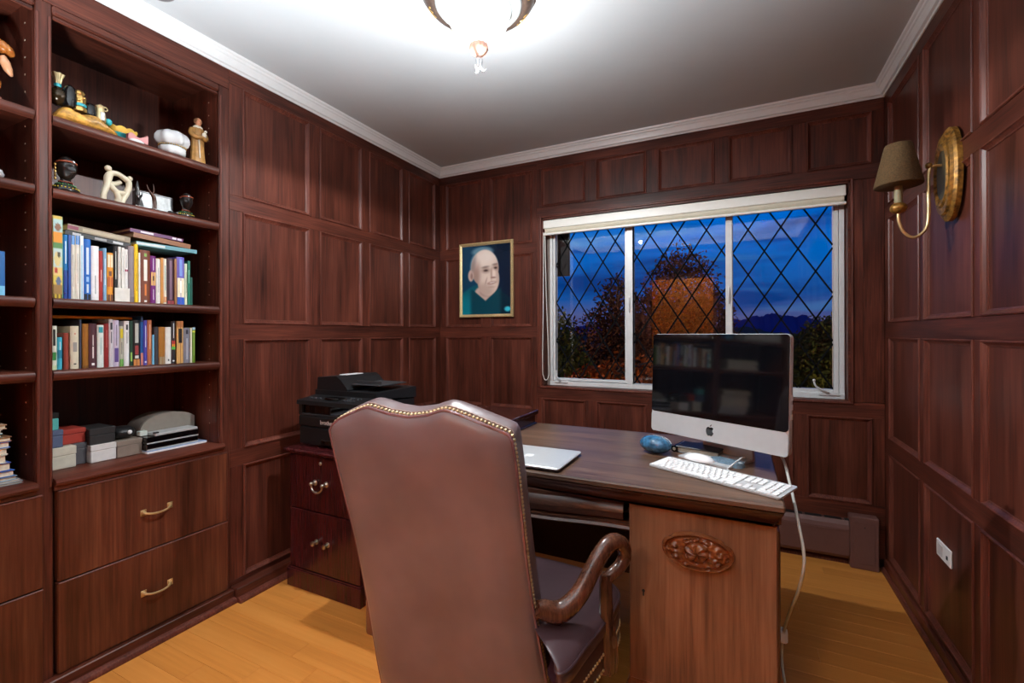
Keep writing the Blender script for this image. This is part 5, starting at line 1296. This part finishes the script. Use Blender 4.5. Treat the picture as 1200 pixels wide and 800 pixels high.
def slabthing(name, a, b, label, mat, cat, edge=None):
    t = thing(name, ((a[0]+b[0])/2, (a[1]+b[1])/2, a[2]), label, cat, 'gadgets piled on the counter')
    box('shell', a, b, mat, t, .002)
    if edge: box('silver_edge', (b[0]-.0005, a[1]+.001, edge[0]), (b[0]+.0012, b[1]-.001, edge[1]), SILVER, t, .0005)
    return t
lo_ = thing('document_pile', (-2.2, 1.135, ZC), 'blue and white booklet lying lowest under the black gadgets', 'booklet', 'gadgets piled on the counter')
box('sheets', (-2.240, 1.018, ZC), (-2.152, 1.252, ZC+.008), WHITEP, lo_, .001); box('cover', (-2.240, 1.018, ZC+.0081), (-2.152, 1.252, ZC+.010), pc(150, 176, 214), lo_, .0005)
z = ZC+.0105
slabthing('media_player', (-2.238, 1.020, z), (-2.160, 1.218, z+.026), 'black slab player with a silver edge, lowest of the black gadgets', BLACKG, 'gadget', (z+.001, z+.006))
slabthing('media_player', (-2.238, 1.020, z+.0265), (-2.160, 1.220, z+.054), 'black slab player with a silver edge, in the middle of the black gadgets', BLACKG, 'gadget', (z+.0275, z+.033))
slabthing('tablet', (-2.236, 1.052, z+.0545), (-2.162, 1.218, z+.066), 'slim silver tablet topmost on the black gadgets', SILVER, 'gadget')
slabthing('small_remote', (-2.172, 1.046, z+.0665), (-2.160, 1.066, z+.072), 'tiny black block on the left corner of the silver tablet', BLACKM, 'gadget')
carton('gift_box', (-2.242, 1.022, z+.0545), (-2.215, 1.049, z+.075), plain('mint_white_box', (206, 216, 206), .5), 'tiny pale box behind the left end of the silver tablet')

# ------------------------------------------------------------------ ornaments
GOLD = plain('antique_gold', (206, 166, 96), .3, metal=.75, var=.35, bump=.3, scale=60); AMBER = plain('amber_rock', (204, 150, 70), .35, var=.7, bump=1, scale=42)
BLKGL = plain('black_glaze', (20, 18, 18), .08, var=.1); TEALC = plain('teal_glaze', (60, 170, 180), .2); YELG = plain('yellow_glaze', (224, 182, 84), .25, var=.15)
ROSE = plain('rose_glaze', (176, 106, 104), .4); PORC = plain('white_porcelain', (204, 205, 206), .12, var=.05); PALEG = plain('pale_gold', (222, 200, 150), .3, metal=.4, var=.25)
Z1, Z2 = SH[0]+.0003, SH[1]+.0003
tb = thing('gilt_tableau', (-2.115, .812, Z1), 'gilt and black figure group on an amber rock base, left end of the top shelf', 'figurine')
rows = []
rnd = random.Random(3)
for i in range(21):
    s = -1+2*i/20; w = max(.03, 1-abs(s)**3)**.5
    rows.append([(-2.118+(.036*w+.004*rnd.uniform(-1, 1))*math.cos(t), .812+s*.094, Z1+max(0, (.024+.004*math.sin(7*s))*(1+.9*math.sin(t)*w)*w*(1.12-.25*s)+rnd.uniform(-.002, .002)) if math.sin(t) > -.9 else Z1) for t in [2*math.pi*k/16 for k in range(16)]])
obj('rock_base', MB().grid(rows, closev=True, cap=True), AMBER, tb, 50)
def onrock(y): return Z1+.048*(1.12-.25*(y-.812)/.094)-.004
z = onrock(.735)
obj('black_vessel', MB().lathe([(.012, 0), (.024, .012), (.030, .03), (.024, .048), (.010, .058), (.008, .066)], (-2.125, .738, z-.004), 18), plain('bronze_glaze', (56, 42, 24), .2, metal=.4), tb, 60)
obj('flared_neck', MB().lathe([(.007, .05), (.008, .07), (.012, .09), (.018, .104), (.014, .104), (.006, .09)], (-2.125, .738, z), 56, flute=.12, nf=7), PALEG, tb, 50)
obj('neck_band', MB().lathe([(.0085, .058), (.0105, .063), (.0095, .070)], (-2.125, .738, z), 14), TEALC, tb, 50)
z = onrock(.765)
obj('black_dome', MB().lathe([(.017, 0), (.019, .02), (.0185, .05), (.014, .068), (.006, .076), (.001, .077)], (-2.108, .764, z), 18), BLKGL, tb, 60)
g1 = MB().lathe([(.019, 0), (.020, .01), (.014, .018), (.016, .034), (.017, .05), (.011, .058), (.014, .066), (.009, .074), (.002, .077)], (-2.112, .792, z-.003), 48, flute=.08, nf=6); g1.sphere((-2.098, .784, z+.035), .006).sphere((-2.098, .800, z+.045), .005)
obj('gilt_seat', g1, GOLD, tb, 50); obj('teal_sash', MB().lathe([(.0195, .016), (.0205, .020), (.0185, .026)], (-2.112, .792, z-.002), 16), TEALC, tb, 50)
z = onrock(.83)
obj('black_dome', MB().lathe([(.0165, 0), (.018, .012), (.016, .034), (.009, .046), (.001, .048)], (-2.110, .822, z), 18), BLKGL, tb, 60)
z = onrock(.86)
v_ = MB().lathe([(.015, 0), (.016, .012), (.014, .032), (.010, .042), (.012, .048), (.014, .054), (.008, .058), (.003, .062)], (-2.112, .852, z), 16)
v_.tube([(-2.106, .864+.007*math.cos(t), z+.048+.007*math.sin(t)) for t in [2*math.pi*k/12 for k in range(13)]], .0022, 6); obj('gilt_jar', v_, PALEG, tb, 50)
obj('silver_tab', MB().box((-2.099, .846, z), (-2.094, .858, z+.030), .001), SILVER, tb); obj('teal_stone', MB().sphere((-2.112, .876, z+.006), (.012, .011, .013), 12, 8), TEALC, tb, 60)
sd = thing('scalloped_dish', (-2.125, .945, Z1), 'yellow scalloped dish on a teal foot with a rose stand, on the top shelf', 'ornament')
rows = []
for rr, zz in ((.010, .018), (.030, .022), (.044, .034), (.050, .046), (.047, .046), (.040, .036), (.026, .028), (.006, .026)):
    rows.append([(-2.14+rr*.7*math.cos(t), .930+rr*math.sin(t), Z1+zz+(.006*abs(math.sin(5*t)) if zz > .04 else 0)) for t in [2*math.pi*k/60 for k in range(60)]])
obj('shell_bowl', MB().grid(rows, closev=True, cap=True), YELG, sd, 50)
obj('teal_foot', MB().lathe([(.030, 0), (.032, .006), (.020, .012), (.030, .022), (.034, .028), (.012, .0285)], (-2.135, .922, Z1), 24, sx=.7), TEALC, sd, 50)
rows = [[(xx, .928+.066*i/16, Z1+zz+.006*math.sin(i/16*9)*(zz > .01)+(.008 if i > 14 and zz > .01 else 0)) for i in range(17)] for xx, zz in ((-2.105, .004), (-2.088, .004), (-2.088, .026), (-2.105, .026))]
obj('rose_stand', MB().grid(rows, closeu=True), ROSE, sd, 30)
obj('white_disc', MB().lathe([(.002, 0), (.024, .0), (.026, .006), (.018, .011), (.002, .012)], (-2.092, .956, Z1), 20, sx=.5), PORC, sd, 50)
jr = thing('porcelain_jar', (-2.115, 1.094, Z1), 'white lobed porcelain trinket jar with a gold seam on the top shelf', 'jar')
obj('jar_base', MB().lathe([(.034, 0), (.044, .003), (.048, .016), (.047, .030), (.040, .034)], (-2.115, 1.094, Z1), 32, flute=.03, nf=9), PORC, jr, 60)
obj('jar_lid', MB().lathe([(.042, .0365), (.052, .042), (.058, .058), (.057, .074), (.050, .088), (.036, .097), (.018, .099), (.004, .096)], (-2.115, 1.094, Z1), 48, flute=.075, nf=7), PORC, jr, 60)
bd = MB()
for k in range(34):
    t = 2*math.pi*k/34; bd.sphere((-2.115+.047*math.cos(t), 1.094+.047*math.sin(t), Z1+.0352), .0028, 6, 4)
o = obj('bead_seam', bd, GOLD, jr, 60); o['kind'] = 'stuff'
HABIT = plain('brown_habit', (164, 120, 62), .5, var=.25, bump=.3, scale=50); FLESH = plain('painted_flesh', (190, 132, 96), .5); CREAMP = plain('cream_paint', (226, 216, 196), .5)
mk = thing('monk_figurine', (-2.115, 1.194, Z1), 'brown robed monk figurine holding a small child, right end of the top shelf', 'figurine')
my = 1.194
robe = MB().lathe([(.029, 0), (.030, .004), (.027, .03), (.024, .07), (.0235, .10), (.026, .12), (.027, .135), (.024, .150), (.014, .158), (.009, .162)], (-2.115, my, Z1), 40, sx=.8, flute=.05, nf=10)
obj('robe', robe, HABIT, mk, 50)
for s in (-1, 1): obj('sleeve', MB().tube(smooth_path([(-2.115, my+s*.024, Z1+.145), (-2.108, my+s*.030, Z1+.122), (-2.092, my+s*.018, Z1+.108), (-2.086, my+.004, Z1+.112)], 4), lerp_list([.009, .0105, .010, .007], 4), 10), HABIT, mk, 60)
obj('cowl', MB().lathe([(.020, .150), (.019, .158), (.010, .166)], (-2.113, my, Z1), 20, sx=.8), CREAMP, mk, 60)
obj('cord_belt', MB().tube([(-2.0945, my-.006, Z1+.100), (-2.092, my-.005, Z1+.06), (-2.0905, my-.004, Z1+.02)], .0022, 6), CREAMP, mk, 60)
def head_mesh(mb, c, r, T=None, flat=1.0):
    """head looking along +X with nose, brow, eye hollows, mouth and chin"""
    rows = []
    for i in range(37):
        ph = -math.pi/2+math.pi*i/36; row = []
        for k in range(48):
            th = 2*math.pi*k/48-math.pi
            def gs(t0, p0, wt, wp): return math.exp(-((th-t0)/wt)**2-((ph-p0)/wp)**2)
            q = 1+.26*gs(0, -.16, .17, .24)+.14*gs(0, -.30, .30, .10)+.15*gs(0, -.56, .34, .08)+.12*gs(0, -.74, .32, .07)+.12*gs(0, -1.02, .5, .16)-.15*gs(.40, .06, .20, .13)-.15*gs(-.40, .06, .20, .13)+.09*gs(.42, .07, .12, .06)+.09*gs(-.42, .07, .12, .06)+.07*gs(0, .28, .8, .10)-.06*gs(.7, -.45, .3, .3)-.06*gs(-.7, -.45, .3, .3)
            q += .10*gs(1.57, -.02, .12, .22)+.10*gs(-1.57, -.02, .12, .22)
            ww = 1-.16*max(0, -math.sin(ph))**1.2
            row.append(Vector((r*.92*q*math.cos(ph)*math.cos(th)*ww, r*.80*q*math.cos(ph)*math.sin(th)*ww, r*1.30*math.sin(ph))))
        rows.append([tuple((T @ p if T else p)+Vector(c)) for p in row])
    mb.grid(rows, closev=True, cap=True); return mb
obj('head', head_mesh(MB(), (-2.110, my, Z1+.178), .0155), FLESH, mk, 60)
obj('hair_ring', MB().lathe([(.0145, .176), (.0165, .182), (.0150, .190), (.0100, .1945)], (-2.1135, my, Z1), 18, sx=.95), plain('brown_hair', (120, 78, 46), .7), mk, 60)
ch = MB().sphere((-2.088, my+.012, Z1+.122), (.008, .010, .013), 10, 8).sphere((-2.085, my+.016, Z1+.139), .0062, 10, 8); obj('child', ch, CREAMP, mk, 60)
EBONY = plain('ebony', (30, 27, 26), .28, var=.15); BEADY = plain('yellow_beads', (214, 186, 60), .4); BEADR = plain('red_brown_band', (150, 74, 50), .4); BEADG = plain('green_beads', (60, 130, 70), .4)
def bust(y, hgt, label, ang, x=-2.118):
    s = hgt/.118
    t = thing('carved_bust', (x, y, Z2), label, 'bust')
    T = Matrix.Rotation(R(ang), 4, 'Z')
    b = MB()
    b.lathe([(.030*s, 0), (.036*s, .004*s), (.034*s, .012*s), (.026*s, .022*s), (.016*s, .030*s), (.0135*s, .040*s), (.014*s, .050*s)], (x, y, Z2), 26, sx=.72, sy=1.0)
    head_mesh(b, (x+.004*s, y, Z2+.078*s), .031*s, T)
    obj('bust_body', b, EBONY, t, 60)
    c = MB(); pts = [(x+.004*s+.0275*s*math.cos(k), y+.0242*s*math.sin(k), Z2+.0955*s+.002*s*math.cos(k)) for k in [2*math.pi*i/20 for i in range(21)]]
    c.tube(pts, .0028*s, 6); obj('head_band', c, BEADR, t, 60)
    obj('forehead_stone', MB().sphere(tuple(Vector((x+.004*s, y, Z2+.0985*s))+T @ Vector((.0275*s, 0, 0))), .0042*s, 8, 6), PORC, t, 60)
    for rr, zz, m_ in ((.0165, .034, BEADR), (.024, .024, BEADG), (.032, .014, BEADY)):
        n_ = MB()
        for k in range(22):
            a = 2*math.pi*k/22; n_.sphere((x+rr*s*.76*math.cos(a), y+rr*s*1.03*math.sin(a), Z2+zz*s), .0024*s, 6, 4)
        o = obj('necklace', n_, m_, t, 60)
    return t
t = bust(.756, .126, 'black carved bust with gold ear drops at the left end of the second shelf', 20)
er = MB()
for k in range(5): er.sphere((-2.112, .726, Z2+.090-k*.012), (.004, .004, .006), 7, 5)
obj('ear_drop', er, GOLD, t, 60)
bust(1.148, .105, 'small black carved bust with a bead collar, right end of second shelf', -10)
# soapstone family carving: ring of linked figures
STONE = plain('cream_soapstone', (206, 196, 170), .45, var=.12, scale=30)
sp_ = thing('soapstone_carving', (-2.115, .900, Z2), 'cream soapstone carving of linked figures with open loops on the second shelf', 'carving')
c = MB(); x = -2.115
c.tube(smooth_path([(x, .860, Z2), (x+.004, .862, Z2+.030), (x+.002, .872, Z2+.060), (x, .876, Z2+.090), (x, .885, Z2+.108), (x, .905, Z2+.112), (x, .925, Z2+.103), (x, .940, Z2+.092)], 5), lerp_list([.010, .009, .011, .013, .011, .009, .0095, .010], 5), 10)
c.tube(smooth_path([(x, .940, Z2+.095), (x+.002, .940, Z2+.070), (x, .932, Z2+.045), (x, .922, Z2+.02), (x, .915, Z2)], 5), lerp_list([.010, .010, .011, .010, .011], 5), 10)
c.tube(smooth_path([(x, .878, Z2+.075), (x+.006, .888, Z2+.052), (x+.004, .905, Z2+.040), (x, .925, Z2+.043)], 5), lerp_list([.010, .010, .011, .010], 5), 10)
c.tube(smooth_path([(x+.006, .898, Z2+.042), (x+.004, .906, Z2+.02), (x+.002, .903, Z2)], 5), lerp_list([.010, .011, .012], 5), 10)
c.tube(smooth_path([(x-.015, .880, Z2+.085), (x-.018, .900, Z2+.075), (x-.016, .922, Z2+.09)], 5), lerp_list([.008, .010, .008], 5), 8)
obj('linked_bodies', c, STONE, sp_, 70)
obj('carved_head', MB().sphere((x, .876, Z2+.124), (.011, .011, .0115), 14, 10), STONE, sp_, 70); obj('carved_head', MB().sphere((x, .944, Z2+.106), (.0095, .0095, .0095), 14, 10), STONE, sp_, 70)
df = thing('dark_figurine', (-2.112, .968, Z2), 'thin dark wooden standing figurine right of the cream carving', 'figurine')
c = MB().lathe([(.012, 0), (.012, .006), (.006, .010), (.009, .03), (.010, .05), (.006, .064), (.008, .072), (.006, .084), (.002, .104)], (-2.112, .968, Z2), 12); c.tube([(-2.102, .958, Z2+.045), (-2.098, .968, Z2+.030), (-2.102, .979, Z2+.050)], .0035, 6)
obj('figure', c, EBONY, df, 60); obj('figure_base', MB().box((-2.126, .954, Z2), (-2.098, .982, Z2+.006), .001), EBONY, df)
pq = thing('stone_plaque', (-2.18, 1.055, Z2), 'grey framed plaque standing behind the leaping antelope', 'plaque')
pf = box('plaque_block', (-2.20, .990, Z2), (-2.165, 1.122, Z2+.084), plain('grey_block', (118, 118, 120), .4), pq, .002)
obj('plaque_face', MB().box((-2.1655, .998, Z2+.006), (-2.1635, 1.114, Z2+.076), .001), plain('silver_face', (170, 174, 174), .3, var=.2, bump=.4, scale=60), pq)
at_ = thing('antelope_figurine', (-2.110, 1.02, Z2), 'dark wooden long horned antelope figurine in front of the grey plaque', 'figurine')
c = MB()
c.tube(smooth_path([(-2.11, 1.028, Z2+.006), (-2.11, 1.026, Z2+.03), (-2.108, 1.022, Z2+.055), (-2.106, 1.010, Z2+.068)], 5), lerp_list([.006, .008, .0075, .005], 5), 8)
c.tube(smooth_path([(-2.106, 1.012, Z2+.068), (-2.108, 1.004, Z2+.080), (-2.11, .999, Z2+.098)], 4), lerp_list([.0035, .0025, .001], 4), 6)
c.tube(smooth_path([(-2.112, 1.020, Z2+.066), (-2.114, 1.026, Z2+.082), (-2.115, 1.024, Z2+.106)], 4), lerp_list([.0035, .0025, .001], 4), 6)
c.tube([(-2.104, 1.024, Z2+.045), (-2.096, 1.016, Z2+.030), (-2.096, 1.014, Z2+.004)], [.004, .003, .003], 6)
obj('antelope_body', c, plain('dark_carved_wood', (78, 50, 38), .35), at_, 70)
obj('figure_base', MB().prism(rrect(-.016, .016, -.010, .010, .009), lambda p: (-2.108+p[1], 1.022+p[0], Z2), lambda p: (-2.108+p[1], 1.022+p[0], Z2+.006)), EBONY, at_)
fi = thing('fish_figurine', (-2.100, 1.084, Z2), 'tiny dark fish shaped carving left of the small bust', 'figurine')
c = MB().sphere((-2.100, 1.084, Z2+.006), (.006, .016, .006), 12, 8); c.prism([(0, 0), (.012, .008), (.010, 0), (.012, -.006)], lambda p: (-2.102, 1.097+p[0], Z2+.008+p[1]), lambda p: (-2.098, 1.097+p[0], Z2+.008+p[1]))
obj('fish_body', c, EBONY, fi, 60)
# left bay ornaments
ws = thing('wood_sculpture', (-2.14, .560, SH[0]), 'polished orange wood abstract carving on the top shelf of the left bay', 'carving')
POLW = wood('polished_carving', (120, 62, 24), (176, 104, 44), (206, 138, 70), 'Z', rough=.15, coat=.5)
c = MB(); y = .556
c.tube(smooth_path([(-2.12, y-.02, Z1+.008), (-2.12, y+.002, Z1+.03), (-2.118, y+.012, Z1+.06), (-2.12, y-.004, Z1+.10), (-2.12, y-.02, Z1+.14)], 5), lerp_list([.03, .034, .030, .018, .016], 5), 14); obj('lower_bulb', c, POLW, ws, 70)
c = MB(); c.tube(smooth_path([(-2.12, y-.04, Z1+.13), (-2.118, y-.01, Z1+.165), (-2.115, y+.03, Z1+.18), (-2.11, y+.055, Z1+.17), (-2.11, y+.066, Z1+.155)], 5), lerp_list([.012, .018, .022, .017, .006], 5), 14); obj('arched_head', c, POLW, ws, 70)
c = MB(); c.tube(smooth_path([(-2.10, y+.042, Z1+.145), (-2.098, y+.046, Z1+.125), (-2.10, y+.054, Z1+.105), (-2.10, y+.062, Z1+.088)], 5), lerp_list([.006, .013, .011, .003], 5), 12); obj('hanging_drop', c, plain('pale_carving_wood', (206, 150, 110), .2, coat=.4), ws, 70)
obj('carving_base', MB().prism(rrect(-.05, .045, -.03, .03, .02), lambda p: (-2.12+p[1], y+p[0], Z1), lambda p: (-2.12+p[1], y+p[0]*.9, Z1+.010)), plain('rose_base', (170, 120, 104), .4), ws)
wd_ = thing('white_dish', (-2.13, .560, Z2), 'white oval lidded dish on the second shelf of the left bay', 'dish')
obj('dish_bowl', MB().lathe([(.03, 0), (.046, .006), (.048, .016), (.046, .0165)], (-2.13, .560, Z2), 24), PORC, wd_, 60); obj('dish_lid', MB().lathe([(.047, .017), (.044, .028), (.03, .034), (.008, .036)], (-2.13, .560, Z2), 24), PORC, wd_, 60)
bpy.context.view_layer.update()
